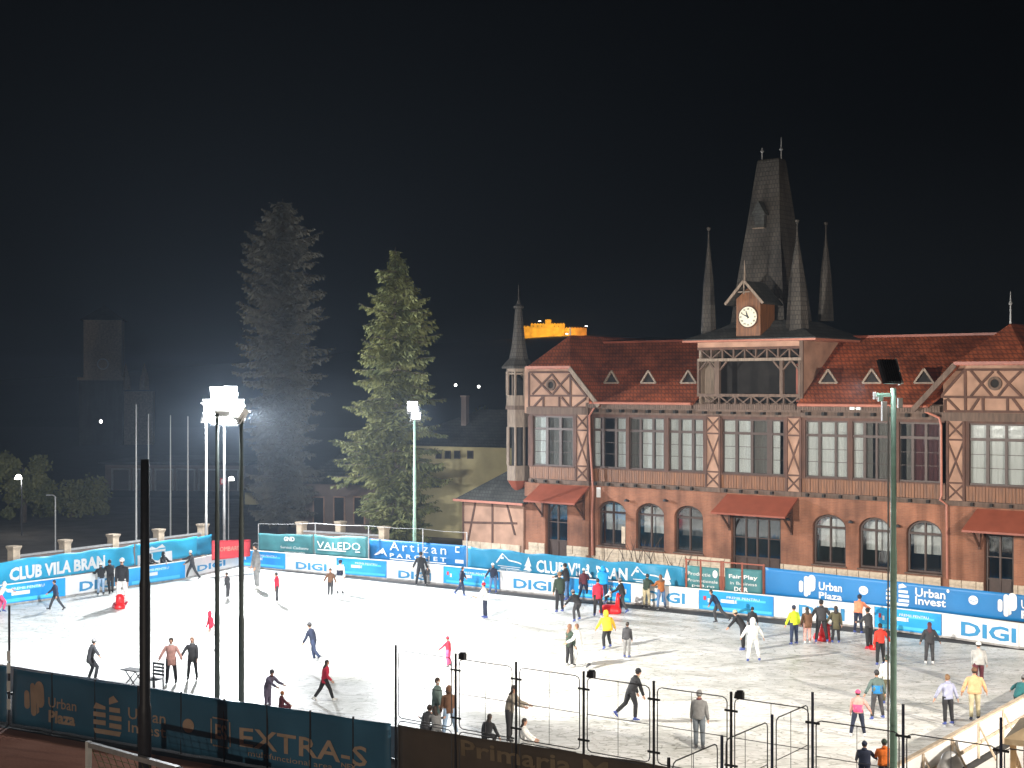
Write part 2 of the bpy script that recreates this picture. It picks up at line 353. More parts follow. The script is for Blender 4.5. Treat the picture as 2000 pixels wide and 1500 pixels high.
wins = [(1168,1222),(1242,1297),(1317,1373),None,(1587,1652),(1677,1740),(1770,1840)]
ops = []
for w_ in wins:
    if w_ is None: ops.append((fx(1428), fx(1525), 0, 3.95, 4.45))
    else: ops.append((fx(w_[0]), fx(w_[1]), ZP+.12, 3.75, 4.42))
ground_wall(XL, XM, 0, .45, ops)
for i, o in enumerate(ops): arched_window(*o, .18, door=(i == 3), cols=(4 if i == 3 else 2))
for o in ops:                                # low white half curtains and sills
    if o[2] > 0:
        bb('window_sill', 'greywood', o[0]-.06, o[1]+.06, -.08, .2, o[2]-.07, o[2]+.002)
        MB().box(o[0]+.1, o[1]-.1, .75, .78, o[2]+.9, o[4]-.3).build('curtain', M['curtain'] if random.random() < .55 else M['curtain_d'], BR)
dl = (fx(1065, WY), fx(1108, WY), 0, 4.05, 4.35); ground_wall(-.02, XL, WY, .45, [dl]); arched_window(*dl, WY+.2, True, 2)
dr = (fx(1922, WY), fx(1980, WY), 0, 3.95, 4.35); ground_wall(XM, RWr, WY, .45, [dr]); arched_window(*dr, WY+.2, True, 2)
# room behind the windows
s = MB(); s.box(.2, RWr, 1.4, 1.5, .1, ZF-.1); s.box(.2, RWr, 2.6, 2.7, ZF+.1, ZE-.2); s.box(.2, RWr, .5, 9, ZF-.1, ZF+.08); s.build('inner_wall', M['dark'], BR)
s = MB(); s.box(-.02, .2, .46, 9.5, 0, ZE); s.box(RWr-.2, RWr, .46, 9.5, 0, ZE); s.box(.2, RWr-.2, 9.3, 9.5, 0, ZE); s.build('outer_wall', M['brick'], BR)
# plinth stones
def stones(xa, xb, y, skip):
    x = xa; me = []
    for k in range(3):
        me.append(MB().box(0, 1, -.07-.012*k, .0, 0, 1).mesh('stone', M['stone']))
    row = 0
    for zb_, h_ in ((.62,.5),(1.13,.47)):
        x = xa+.3*row
        while x < xb-.2:
            w_ = random.uniform(.55, .95); a, b = x+.015, min(x+w_, xb)-.015
            for (c, d) in skip:
                if a < d and b > c: b = c-.02 if a < c else b; a = max(a, d+.02) if a >= c else a
            if b-a > .12:
                o = link('stone', random.choice(me), BR, (a, y, zb_)); o.scale = (b-a, 1, h_)
            x += w_
        row += 1
stones(XL+.05, XM-.05, 0, [(ops[3][0], ops[3][1])]); stones(fx(1031), XL, WY, [dl[:2]]); stones(XM+.02, RWr, WY, [dr[:2]])
# upper storey
def lights(xs, y, zb=ZS, zt=ZT, ztr=8.58, cur='w'):
    """one timber window of several lights; xs = list of (x0,x1,curtain)"""
    a, b = xs[0][0]-.07, xs[-1][1]+.07; fr = MB()
    fr.box(a, b, y, y+.12, zt, zt+.09); fr.box(a, b, y-.02, y+.14, zb-.09, zb); fr.box(a, b, y-.01, y+.1, ztr-.07, ztr+.07)
    e = [a]
    edges = [a]+[(xs[i][1]+xs[i+1][0])/2 for i in range(len(xs)-1)]+[b]
    for i, x in enumerate(edges):
        hw = .07 if i in (0, len(edges)-1) else max(.035, (xs[i][0]-xs[i-1][1])/2)
        fr.box(x-hw, x+hw, y-.004, y+.11, zb, ztr-.07); fr.box(x-hw, x+hw, y-.004, y+.11, ztr+.07, zt)
    for (x0, x1, c) in xs:
        for f_ in (.36, .68):
            zz = zb+(ztr-.07-zb)*f_; fr.box(x0, x1, y+.035, y+.075, zz-.014, zz+.014)
    w = fr.build('window', M['frame'], BR)
    for (x0, x1, c) in xs:
        MB().box(x0, x1, y+.05, y+.056, ztr+.07, zt).build('pane', M['glass'], w)
        MB().box(x0, x1, y+.05, y+.056, zb, ztr-.07).build('pane', M['glass'], w)
        if c:
            mt = {'w': 'curtain', 'd': 'curtain_d', 'r': 'curtain_r'}[c[0]]
            s = MB(); n = 10; f0, f1 = (0, 1) if len(c) < 2 else ((0, .55) if c[1] == 'l' else (.45, 1))
            vs = [];
            for k in range(n+1):
                x = x0-.03+(x1-x0+.06)*(f0+(f1-f0)*k/n); yy = y+.2+.025*math.sin(k*2.3+x0*7); vs += [(x, yy, zb), (x, yy, zt)]
            s.add(vs, [(2*k, 2*k+2, 2*k+3, 2*k+1) for k in range(n)]); s.build('curtain', M[mt], w, True)
    return w
def G(lst, y=.08):
    lights([(fx(a, y), fx(b, y), c) for a, b, c in lst], y)
G([(1160,1176,'wl'),(1180,1201,None),(1205,1222,'w')])
G([(1231,1249,'d'),(1253,1274,'w'),(1278,1296,'w')])
G([(1308,1325,'w'),(1330,1351,'w'),(1356,1373,'w')])
G([(1412,1436,'w'),(1441,1466,'w'),(1471,1498,'d'),(1508,1530,'wl')])
G([(1576,1598,'w'),(1603,1630,'w'),(1634,1654,'w')])
G([(1666,1686,'w'),(1691,1710,'dl'),(1714,1738,'d')])
G([(1758,1780,'dr'),(1785,1806,'r'),(1811,1834,'r')])
G([(1043,1066,'w'),(1071,1092,'d'),(1097,1118,'d')], WY+.08)
G([(1895,1926,'w'),(1932,1963,'w'),(1968,2001,'w'),(2007,2035,'w')], WY+.08)
def upper_band(xa, xb, y):
    n = int((xb-xa)/.16); s = MB()
    for k in range(n):                       # boarded parapet below the windows, plank by plank
        a = xa+(xb-xa)*k/n; s.box(a+.008, a+(xb-xa)/n-.008, y-.02-.006*(k % 3), y+.05, ZF+.26, ZS-.16)
    tag(s.build('parapet_planks', M['orangewood'], BR), kind='stuff')
    bb('storey_beam', 'greywood', xa, xb, y-.12, y+.12, ZF, ZF+.25)
    bb('sill_rail', 'timber', xa, xb, y-.09, y+.1, ZS-.16, ZS-.09)
    bb('wall_plate', 'timber', xa, xb, y-.05, y+.12, ZT+.09, ZT+.24)
    n = int((xb-xa)/.95)
    jm = MB().box(-.07, .07, -.2, 0, -.08, .08).mesh('joist_end', M['dark'])
    for k in range(n): link('joist_end', jm, BR, (xa+.4+k*.95, y-.1, ZF+.13))
upper_band(XL, fx(1378), .05); upper_band(fx(1408), fx(1535), .05); upper_band(fx(1566), XM, .05)
upper_band(fx(1034, WY), fx(1123, WY), WY+.02); upper_band(fx(1886, WY), RWr, WY+.02)
# posts between window groups
for p0, p1 in ((1153,1158),(1223,1229),(1298,1306),(1373.5,1378),(1408,1411),(1531,1535),(1566,1573),(1656,1665),(1740,1756)):
    bb('post', 'timber', fx(p0), fx(p1), -.02, .2, ZS-.09, ZT+.09)
for p0, p1 in ((1032,1041),(1120,1124),(1886,1893)):
    bb('post', 'timber', fx(p0, WY), fx(p1, WY), WY-.03, WY+.2, ZS-.09, ZT+.09)
# braced plaster panels
def xpanel(p0, p1, y):
    a, b = fx(p0, y), fx(p1, y); bb('plaster_panel', 'plaster', a, b, y, y+.15, ZF+.25, ZT+.24)
    for z0, z1 in ((ZF+.3, ZS-.06), (ZS+.02, 8.5), (8.62, ZT+.2)):
        timber(a, z0, b, z1, .075, y-.04); timber(a, z1, b, z0, .075, y-.04)
        timber(a, z1+.04, b, z1+.04, .09, y-.045)
    timber(a, ZF+.25, a, ZT+.24, .12, y-.05); timber(b, ZF+.25, b, ZT+.24, .12, y-.05)
xpanel(1379.5, 1406, 0); xpanel(1537, 1564, 0); xpanel(1125, 1149, WY); xpanel(1851, 1883, WY)
bb('storey_beam', 'greywood', fx(1378), fx(1408), -.1, .12, ZF, ZF+.245); bb('storey_beam', 'greywood', fx(1535), fx(1566), -.1, .12, ZF, ZF+.245)
bb('storey_beam', 'greywood', fx(1123, WY), XL+.05, WY-.1, .12, ZF, ZF+.245); bb('storey_beam', 'greywood', XM-.05, fx(1886, WY), WY-.1, .12, ZF, ZF+.245)
# frieze under the main eaves with joist ends
def frieze(xa, xb, y=.02):
    bb('eaves_boarding', 'greywood', xa, xb, y, y+.1, ZT+.24, ZE+.05)
    jm = MB().box(-.08, .08, -.35, 0, -.09, .09).mesh('joist_end', M['dark']); n = int((xb-xa)/.92)
    for k in range(n): link('joist_end', jm, BR, (xa+.45+k*.92, y, 9.72))
    bm_ = MB()
    for k in range(int((xb-xa)/.14)): bm_.box(xa+k*.14+.01, xa+k*.14+.13, y-.62, y-.58, ZE-.32, ZE-.02)
    tag(bm_.build('eaves_fringe_boards', M['greywood'], BR), kind='stuff')
frieze(XL, fx(1365)); frieze(fx(1365), fx(1566)); frieze(fx(1566), XM)
# main roof
EY = -.8; RYD = 4.6; RZ = 13.9
def roofslab(xa, xa2, xb, xb2, name='main_roof'):
    s = MB(); t_ = .18
    prof = [(EY, ZE), (RYD, RZ), (2*RYD-EY, ZE), (2*RYD-EY, ZE-t_), (RYD, RZ-t_*1.3), (EY, ZE-t_*.6)]
    n = len(prof)
    s.add([((xa2 if z > ZE+.5 else xa), y, z) for y, z in prof]+[((xb2 if z > ZE+.5 else xb), y, z) for y, z in prof], [tuple(range(n-1, -1, -1)), tuple(range(n, 2*n))]+[(i, (i+1) % n, (i+1) % n+n, i+n) for i in range(n)])
    return s.build(name, M['tile'], BR)
TXL, TXR = fx(1363, -.3), fx(1565, -.3)
roofslab(fx(1150, EY), fx(1078, 1.5)+.5, TXL, TXL); roofslab(TXR, TXR, fx(1812, EY), RWc-.6)
MB().box(fx(1078, 1.5)+.8, RWc-1, RYD-.12, RYD+.12, RZ-.05, RZ+.08).build('ridge_capping', M['redmetal'], BR)
for a, b in ((fx(1162, EY), TXL-.1), (TXR+.1, fx(1800, EY))):
    MB().tube([(a, EY-.08, ZE-.02), (b, EY-.08, ZE-.02)], .075, 8).build('gutter', M['pipe'], BR)
# triangular dormers
def dormer(px, py=738):
    z0 = 11.35; y0 = EY+(z0-ZE)/(RZ-ZE)*(RYD-EY)-.25
    z0 = fz(px, py+10, y0); y0 = EY+(z0-ZE)/(RZ-ZE)*(RYD-EY)-.12; x = fx(px, y0); w, h = .52, .72; yb = EY+(z0+h-ZE)/(RZ-ZE)*(RYD-EY)+.3
    d = MB(); d.add([(x-w-.1, y0-.12, z0-.05), (x, y0-.12, z0+h+.08), (x, yb, z0+h+.08), (x-w-.1, y0+.5, z0-.05), (x+w+.1, y0-.12, z0-.05), (x+w+.1, y0+.5, z0-.05)], [(0,1,2,3), (4,5,2,1)])
    o = d.build('dormer', M['tile'], BR)
    f_ = MB()
    f_.bar((x-w, y0-.14, z0), (x, y0-.14, z0+h), .1, .1, (0,1,0)); f_.bar((x+w, y0-.14, z0), (x, y0-.14, z0+h), .1, .1, (0,1,0)); f_.bar((x-w, y0-.15, z0), (x+w, y0-.15, z0), .09, .09)
    f_.build('dormer_frame', M['palewood'], o)
    MB().prism([(x-w*.8, z0+.03), (x+w*.8, z0+.03), (x, z0+h*.85)], y0-.05, y0-.04).build('dormer_opening', M['dark'], o)
for px in (1197, 1269, 1347, 1620, 1705, 1807): dormer(px)
# wings: jerkin-head gables
def wing(xl, xr, xla, xra, apx, zh, za, y, ya, oy, left):
    """wall polygon from xl..xr, hip base xla..xra at zh, apex at apx, ya"""
    zlow = ZT+.24
    poly = [(xl, zlow), (xr, zlow), (xr, min(zh, zh-(xr-xra))), (xra, zh), (xla, zh), (xl, zh if left else min(zh, zh-(xla-xl)))]
    MB().prism(poly, y, y+.3).build('gable_wall', M['plaster'], BR)
    k = 1.02; th = .16; dl_ = (zh-ZE+.1)*k
    A = Vector((apx, ya, za)); B = Vector((apx, 9.8, za))
    ex_l = (xla-dl_, oy, ZE-.1); ex_r = (xra+dl_, oy, ZE-.1)
    hl, hr = (xla-.15, oy, zh), (xra+.15, oy, zh)
    def slab(pts):
        pts = [Vector(p) for p in pts]; n = len(pts); dn = Vector((0, 0, -th))
        return MB().add(pts+[p+dn for p in pts], [tuple(range(n)), tuple(range(2*n-1, n-1, -1))]+[(i, i+n, (i+1) % n+n, (i+1) % n) for i in range(n)])
    slab([hl, hr, A]).build('hipped_roof_end', M['tile'], BR)
    slab([hr, ex_r, (ex_r[0], 9.8, ex_r[2]), B, A]).build('roof_slope', M['tile'], BR)
    if left: slab([hl, A, B, (hl[0], 9.8, zh)]).build('roof_slope', M['tile'], BR)
    else: slab([ex_l, hl, A, B, (ex_l[0], 9.8, ex_l[2])]).build('roof_slope', M['tile'], BR)
    MB().bar((hl[0]-.05, oy-.03, zh-.05), (hr[0]+.05, oy-.03, zh-.05), .12, .16).build('eaves_trim', M['pipe' if left else 'redmetal'], BR)
    for q0, q1, c in ((hr, ex_r, 'palewood' if left else 'greywood'), (hl, ex_l, 'greywood')):
        if left and q0 is hl: continue
        MB().bar((q0[0], oy-.05, q0[2]-.12), (q1[0], oy-.05, q1[2]-.12), .1, .26, (0,1,0) if 0 else (0,0,1)).build('bargeboard', M[c], BR)
    MB().tube([A, (apx, ya, za+.5)], [.06, .02], 6).build('finial', M['steel_grey'], BR)
    return ex_l, ex_r
ZH = 12.36
LX0, LX1 = fx(1031, WY), fx(1108, WY)
c_ = (fx(1034, -.7)+fx(1110, -.7))/2
wing(-.02, XL, fx(1034, -.7), fx(1110, -.7), c_, ZH, fz(1100, 655, 1.5), WY, 1.5, -.75, True)
hw_ = RWc-fx(1872, -.9)
exl, exr = wing(XM, RWr, RWc-hw_, RWc+hw_, RWc, ZH, fz(1960, 632, 1.7), WY, 1.7, -.95, False)
MB().tube([(RWc, 1.7, 14.3), (RWc, 1.7, 15.2), (RWc, 1.7, 15.3), (RWc, 1.7, 15.45), (RWc, 1.7, 15.9)], [.05, .03, .1, .03, .01], 8).build('finial', M['steel_grey'], BR)
bb('storey_beam', 'greywood', fx(1031, WY), XL+.02, WY-.14, WY+.02, ZT+.2, ZT+.62); bb('storey_beam', 'greywood', XM-.02, RWr, WY-.14, WY+.02, ZT+.2, ZT+.62)
def gable_timbers(Q, y=WY-.03):
    for (a, b, c, d) in Q: timber(fx(a, y), fz(a, b, y), fx(c, y), fz(c, d, y), .12, y-.02)
gable_timbers([(1034,727,1112,727),(1034,773,1148,773),(1034,795,1156,796),(1033,727,1033,795),(1114,730,1114,795),(1038,730,1058,751),(1058,751,1078,731),(1058,751,1040,770),(1058,751,1078,772),
               (1078,731,1094,752),(1094,752,1112,732),(1094,752,1078,772),(1094,752,1112,772),(1114,735,1146,775),(1042,795,1060,775),(1061,795,1061,775),(1092,795,1092,775),(1097,776,1112,795),(1122,795,1144,778)])
gable_timbers([(1868,722,2040,722),(1838,775,2050,777),(1846,803,2060,805),(1885,722,1886,803),(1846,803,1846,780),(1840,772,1882,724),(1896,724,1917,749),(1917,749,1940,725),(1917,749,1896,774),(1917,749,1938,774),
               (1948,725,1970,749),(1970,749,1994,725),(1970,749,1950,774),(1970,749,1995,774),(1850,778,1873,802),(1896,802,1912,778),(1920,778,1920,803),(1968,778,1968,803),(1978,778,1996,802)])
for px, py, mt_ in ((1077, 752, 'greywood'), (1944, 749, 'greywood')):
    x, z = fx(px, WY), fz(px, py, WY); r_ = .34
    s = MB(); n = 20
    for k in range(n):
        a0, a1 = 2*math.pi*k/n, 2*math.pi*(k+1)/n
        s.prism([(x+r_*math.cos(a0), z+r_*math.sin(a0)), (x+r_*math.cos(a1), z+r_*math.sin(a1)), (x+.62*r_*math.cos(a1), z+.62*r_*math.sin(a1)), (x+.62*r_*math.cos(a0), z+.62*r_*math.sin(a0))], WY-.1, WY-.005)
    o = s.build('round_window', M[mt_], BR)
    MB().prism([(x+.64*r_*math.cos(2*math.pi*k/n), z+.64*r_*math.sin(2*math.pi*k/n)) for k in range(n)], WY-.02, WY-.012).build('pane', M['dark'], o)
# awnings
def awning(p0, p1, y=0.0, zt=5.22, zb=4.3, d=1.5):
    a, b = fx(p0, y-d), fx(p1, y-d); a2, b2 = a+.25, b+.05
    s = MB(); s.add([(a, y-d, zb), (b, y-d, zb), (b2, y-.14, zt), (a2, y-.14, zt), (a, y-d, zb-.1), (b, y-d, zb-.1), (b2, y-.14, zt-.1), (a2, y-.14, zt-.1)],
                    [(0,1,2,3), (7,6,5,4), (0,4,5,1), (1,5,6,2), (2,6,7,3), (3,7,4,0)])
    o = s.build('awning', M['redmetal'], BR)
    for x in (a+.35, b-.35):
        q = MB(); q.bar((x, y-.08, 3.2), (x, y-.08, 4.9), .1, .1); q.bar((x, y-.1, 4.35), (x, y-d+.15, zb-.12), .09, .09); q.bar((x, y-.1, 3.35), (x, y-d*.75, 4.3), .09, .09)
        q.build('bracket', M['timber'], o)
awning(1022, 1122, WY); awning(1388, 1533); awning(1878, 2060, WY, 5.2, 4.25)
# drainpipes
def pipe(pts, y): MB().tube([(fx(a, y), y, fz(a, b, y)) for a, b in pts], .06, 8).build('drainpipe', M['pipe'], BR)
pipe([(1161,790),(1160,797),(1151,812),(1152,860),(1157,940),(1158,960),(1156,1000),(1157,1085)], -.42)
pipe([(1800,796),(1803,802),(1834,816),(1838,830),(1839,968),(1836,976),(1849,986),(1850,1130)], -.42)
# small fixtures on the facade
for px, py in ((1227,978),(1303,978),(1665,1020),(1757,1028),(1542,1015)):
    x, z = fx(px), fz(px, py); s = MB(); s.box(x-.05, x+.05, -.12, 0, z-.05, z+.05); s.lathe((x, -.22, z-.02), [(.14, 0), (.1, .1), (.03, .14)], 10); s.build('wall_lamp', M['black'], BR)
x, z = fx(1164, -.3), fz(1164, 962, -.3); MB().box(x-.14, x+.14, -.05, 0, z-.3, z+.3).build('notice_plate', M['white'], BR)
x, z = fx(1683), fz(1683, 797); s = MB(); s.box(x-.3, x-.04, -.8, -.7, z-.08, z+.08); s.box(x+.06, x+.3, -.8, -.7, z-.08, z+.08); s.box(x-.2, x+.2, -.72, .05, z-.02, z+.02); s.build('wall_floodlight', M['white'], BR)
x, z = fx(1218), fz(1218, 1045); MB().box(x-.13, x+.13, -.03, 0.0, z-.5, z+.5).build('notice_plate', M['stone'], BR)

# central tower with open loggia
TY = -.3; TD = 5.6
zb0, zb1 = 9.98, 10.62
bb('balcony_rail', 'greywood', TXL, TXR, TY-.1, TY+.1, zb1-.02, zb1+.14); bb('balcony_rail', 'greywood', TXL, TXR, TY-.1, TY+.1, zb0-.2, zb0-.02)
for i in range(6):
    a = fx(1375+i*31.5, TY); b = fx(1375+(i+1)*31.5-3, TY); b = min(b, TXR-.05)
    timber(a, zb0, b, zb1, .07, TY-.03, mt='greywood', name='balustrade_brace'); timber(a, zb1, b, zb0, .07, TY-.03, mt='greywood', name='balustrade_brace'); timber(b+.05, zb0-.02, b+.05, zb1, .09, TY-.05, mt='greywood', name='balustrade_post')
zf0, zf1 = fz(1464, 700, TY), fz(1464, 681, TY)
bb('loggia_beam', 'palewood', TXL, TXR, TY-.06, TY+.12, zf0-.14, zf0+.02); bb('loggia_beam', 'timber', TXL, TXR, TY-.05, TY+.1, zf1-.04, zf1+.1)
for i in range(9):
    a = fx(1368+i*21.8, TY); b = fx(1368+(i+1)*21.8, TY)
    timber(b, zf0, b, zf1, .08, TY-.05, mt='greywood', name='lattice_bar')
    if i % 2: timber(a, zf0, b, zf1, .06, TY-.02, mt='greywood', name='lattice_bar')
    else: timber(a, zf1, b, zf0, .06, TY-.02, mt='greywood', name='lattice_bar')
ZTE = 13.77
bb('tower_wall', 'plaster', TXL, TXR, TY-.02, TY+.2, zf1+.1, ZTE-.02)
for p0, p1 in ((1363,1367),(1397,1406),(1524,1530),(1560,1565)):
    a, b = fx(p0, TY), fx(p1, TY); bb('loggia_post', 'greywood', a, b, TY-.09, TY+.12, zb1+.14, zf0-.14)
for xc, sgn in ((fx(1406,TY), 1), (fx(1524,TY), -1), (fx(1530,TY), 1), (fx(1560,TY), -1), (fx(1397,TY), -1), (fx(1367,TY), 1)):
    timber(xc, zf0-.62, xc+.42*sgn, zf0-.16, .09, TY-.03, mt='greywood', name='knee_brace')
bb('tower_side_wall', 'plaster', TXR-.15, TXR, TY+.12, TY+TD, ZE-.3, ZTE-.02); bb('tower_side_wall', 'palewood', TXL, TXL+.15, TY+.12, TY+TD, ZE-.3, ZTE-.02)
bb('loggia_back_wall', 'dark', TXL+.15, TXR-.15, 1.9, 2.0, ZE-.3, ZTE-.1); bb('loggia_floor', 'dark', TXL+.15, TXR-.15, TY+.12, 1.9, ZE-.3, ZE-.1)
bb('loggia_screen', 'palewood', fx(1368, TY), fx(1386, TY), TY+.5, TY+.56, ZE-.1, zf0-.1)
bb('loggia_screen', 'redmetal', fx(1536, TY), fx(1550, TY), .8, .86, ZE+.1, zf0-.3)
timber(TXR+.01, ZE, TXR+.01, ZTE, .2, TY-.04, mt='greywood')
# tower roof: skirt, steep truncated spire, corner spirelets, clock dormer
x0, x1 = fx(1335, TY-.8), fx(1592, TY-.8); y0, y1 = TY-.8, TY+TD+.6; zc = ZTE
TC = ((x0+x1)/2, (y0+y1)/2)
def frustum(c, zs, name, mt, cap=True, parent=None):
    rings = []
    for (hx, hy, z) in zs: rings.append([Vector((c[0]-hx, c[1]-hy, z)), Vector((c[0]+hx, c[1]-hy, z)), Vector((c[0]+hx, c[1]+hy, z)), Vector((c[0]-hx, c[1]+hy, z))])
    return MB().loft(rings).build(name, M[mt], parent or BR)
hx, hy = (x1-x0)/2, (y1-y0)/2
frustum(TC, [(hx, hy, zc-.1), (hx, hy, zc), (hx*.62, hy*.62, zc+.62), (1.75, 1.7, zc+1.0)], 'tower_skirt_roof', 'slate')
MB().add([(x0-.05, y0-.05, zc-.16), (x1+.05, y0-.05, zc-.16), (x1+.05, y1, zc-.16), (x0-.05, y0-.05, zc-.06), (x1+.05, y0-.05, zc-.06), (x1+.05, y1, zc-.06), (x0-.05,y1,zc-.16), (x0-.05,y1,zc-.06)], [(0,1,4,3), (1,2,5,4), (0,3,7,6), (0,6,2,1)]).build('eaves_trim', M['pipe'], BR)
ztop = fz(1497, 312, 2.6)
TS = (fx(1507, 2.8), 2.8)
frustum(TS, [(1.68, 1.68, zc+.9), (1.45, 1.45, zc+3.0), (1.02, .95, zc+6.6), (.68, .42, ztop-.1), (.62, .36, ztop)], 'steep_tower_spire', 'shingle')
for sx in (-.6, .6):
    MB().tube([(TS[0]+sx, 2.8, ztop-.1), (TS[0]+sx, 2.8, ztop+.45), (TS[0]+sx, 2.8, ztop+.52), (TS[0]+sx, 2.8, ztop+.65), (TS[0]+sx, 2.8, ztop+(.75 if sx < 0 else 1.2))], [.04, .03, .12, .03, .015], 8).build('finial', M['steel_grey'], BR)
# lucarne
lx, lz = TS[0]-.1, fz(1483, 445, 1.6)
s = MB(); s.box(lx-.3, lx+.3, 1.55, 2.4, lz, lz+.75); s.build('lucarne', M['slate'], BR)
s = MB(); s.add([(lx-.45, 1.4, lz+.7), (lx, 1.4, lz+1.5), (lx+.45, 1.4, lz+.7), (lx-.45, 2.4, lz+.7), (lx, 2.4, lz+1.5), (lx+.45, 2.4, lz+.7)], [(0,1,4,3), (1,2,5,4), (0,2,1), (3,4,5), (0,3,5,2)]); s.build('lucarne_roof', M['slate'], BR)
bb('lucarne_ledge', 'palewood', lx-.35, lx+.35, 1.4, 1.6, lz-.06, lz)
def spirelet(px, pyt, pyb, y, r, name='corner_spirelet'):
    x = fx(px, y); zt_ = fz(px, pyt, y); zb_ = fz(px, pyb, y)
    s = MB(); s.lathe((x, y, 0), [(r*1.05, zb_-.5), (r, zb_), (r*.72, zb_+(zt_-zb_)*.4), (.05, zt_-.9), (.03, zt_-.25), (.11, zt_-.15), (.12, zt_-.05), (.02, zt_)], 6, .3); s.build(name, M['shingle'], BR)
spirelet(1384, 443, 634, .35, .42); spirelet(1557, 428, 630, .35, .60); spirelet(1613, 433, 610, 4.7, .42)
# clock dormer
cy = TY-.5; cx0, cx1 = fx(1438, cy), fx(1485, cy); cz0 = ZTE-.05; cz1 = fz(1461, 583, cy)
CD = MB().box(cx0, cx1, cy, cy+1.6, cz0, cz1).build('clock_house', M['orangewood'], BR)
ccx = (cx0+cx1)/2; rp_ = fz(1450, 548, cy-.4); ez = fz(1416, 594, cy-.4); ew = (cx1-cx0)/2+.42
MB().prism([(cx0, cz1), (cx1, cz1), (ccx, rp_-.35)], cy+.01, cy+1.5).build('clock_gable', M['orangewood'], CD)
for sg in (-1, 1):
    MB().add([(ccx, cy-.45, rp_), (ccx+sg*ew, cy-.45, ez), (ccx+sg*ew, cy+1.8, ez), (ccx, cy+1.8, rp_), (ccx, cy-.45, rp_-.08), (ccx+sg*ew, cy-.45, ez-.08), (ccx+sg*ew, cy+1.8, ez-.08), (ccx, cy+1.8, rp_-.08)],
             [(0,1,2,3), (7,6,5,4), (0,4,5,1), (1,5,6,2), (2,6,7,3)]).build('clock_house_roof', M['slate'], CD)
    MB().bar((ccx+sg*.02, cy-.48, rp_-.03), (ccx+sg*ew, cy-.48, ez-.03), .07, .14).build('bargeboard', M['palewood'], CD)
MB().bar((ccx-.36, cy-.47, rp_-.62), (ccx+.36, cy-.47, rp_-.62), .06, .06).bar((ccx, cy-.47, rp_-.1), (ccx, cy-.47, rp_-.75), .06, .06).build('gable_tracery', M['palewood'], CD)
MB().tube([(ccx, cy-.4, rp_-.1), (ccx, cy-.4, rp_+.3), (ccx, cy-.4, rp_+1.1)], [.06, .05, .015], 8).build('finial', M['palewood'], CD)
cz = fz(1461, 619, cy); cr = .56; ccx2 = fx(1461, cy-.05)
s = MB(); n = 40; s.prism([(ccx2+cr*math.cos(2*math.pi*k/n), cz+cr*math.sin(2*math.pi*k/n)) for k in range(n)], cy-.07, cy-.001); CF = s.build('clock_face', M['clockface'], BR)
s = MB()
for k in range(n):
    a0, a1 = 2*math.pi*k/n, 2*math.pi*(k+1)/n; s.prism([(ccx2+q*math.cos(a), cz+q*math.sin(a)) for q, a in ((cr+.04, a0), (cr+.04, a1), (cr-.01, a1), (cr-.01, a0))], cy-.09, cy-.002)
s.build('clock_rim', M['timber'], CF)
def hand(ang, l, w):
    a = math.radians(90-ang); d_ = Vector((math.cos(a), math.sin(a))); n_ = Vector((-d_.y, d_.x))*w; c0 = Vector((ccx2, cz))-d_*.08; c1 = Vector((ccx2, cz))+d_*l
    MB().prism([tuple(c0-n_), tuple(c0+n_), tuple(c1+n_*.4), tuple(c1-n_*.4)], cy-.1-eps(), cy-.085).build('clock_hand', M['black'], CF)
hand(297, .44, .03); hand(341, .32, .04)
TXT = []
def text_mesh(body, bold=.0, spacing=1.0):
    c = bpy.data.curves.new('t', 'FONT'); c.body = body; c.offset = bold; c.space_character = spacing; c.resolution_u = 2
    o = bpy.data.objects.new('t', c); COL.objects.link(o); bpy.context.view_layer.update()
    me = bpy.data.meshes.new_from_object(o.evaluated_get(bpy.context.evaluated_depsgraph_get()))
    bpy.data.objects.remove(o); bpy.data.curves.remove(c)
    vs = [v.co.copy() for v in me.vertices]; fs = [tuple(p.vertices) for p in me.polygons]; bpy.data.meshes.remove(me)
    xs = [v.x for v in vs]; ys = [v.y for v in vs]; x0, x1, y0, y1 = min(xs), max(xs), min(ys), max(ys)
    return [((v.x-x0)/(x1-x0), (v.y-y0)/(y1-y0)) for v in vs], fs, (x1-x0)/(y1-y0)
num = MB()
for k, t_ in enumerate(('XII','I','II','III','IIII','V','VI','VII','VIII','IX','X','XI')):
    vs, fs, asp = text_mesh(t_, .02); a = math.radians(90-30*k); h = .1; w = min(.16, h*asp)
    for j in range(1): num.add([(ccx2+.43*math.cos(a)+(u-.5)*w, cy-.078, cz+.43*math.sin(a)+(v-.5)*h) for u, v in vs], fs)
num.build('clock_numerals', M['black'], CF)

# left corner turret
TU = (fx(1008, .1), .35)
def turret_pt(r, z, k, n=8): a = math.pi/8+2*math.pi*k/n; return Vector((TU[0]+r*math.cos(a), TU[1]+r*math.sin(a), z))
def tz(py): return fz(1008, py, .1)
r1, r2 = .80, .74
def ringbox(r, z0, z1, mt, name, th=.06):
    s = MB()
    for k in range(8):
        a, b = turret_pt(r, z0, k), turret_pt(r, z0, k+1); a2, b2 = turret_pt(r-th, z0, k), turret_pt(r-th, z0, k+1); dz = Vector((0, 0, z1-z0))
        s.add([a, b, b2, a2, a+dz, b+dz, b2+dz, a2+dz], [(3,2,1,0), (4,5,6,7), (0,1,5,4), (2,3,7,6)])
    return s.build(name, M[mt], BR)
ringbox(r1, tz(792), tz(772), 'palewood', 'turret_parapet'); ringbox(r1+.05, tz(800), tz(792)-.002, 'greywood', 'turret_band', .2)
ringbox(r2, tz(834), tz(800)-.002, 'palewood', 'turret_panel'); ringbox(r2, tz(938), tz(909), 'palewood', 'turret_parapet'); ringbox(r1-.02, tz(726), tz(717), 'palewood', 'turret_head_rail')
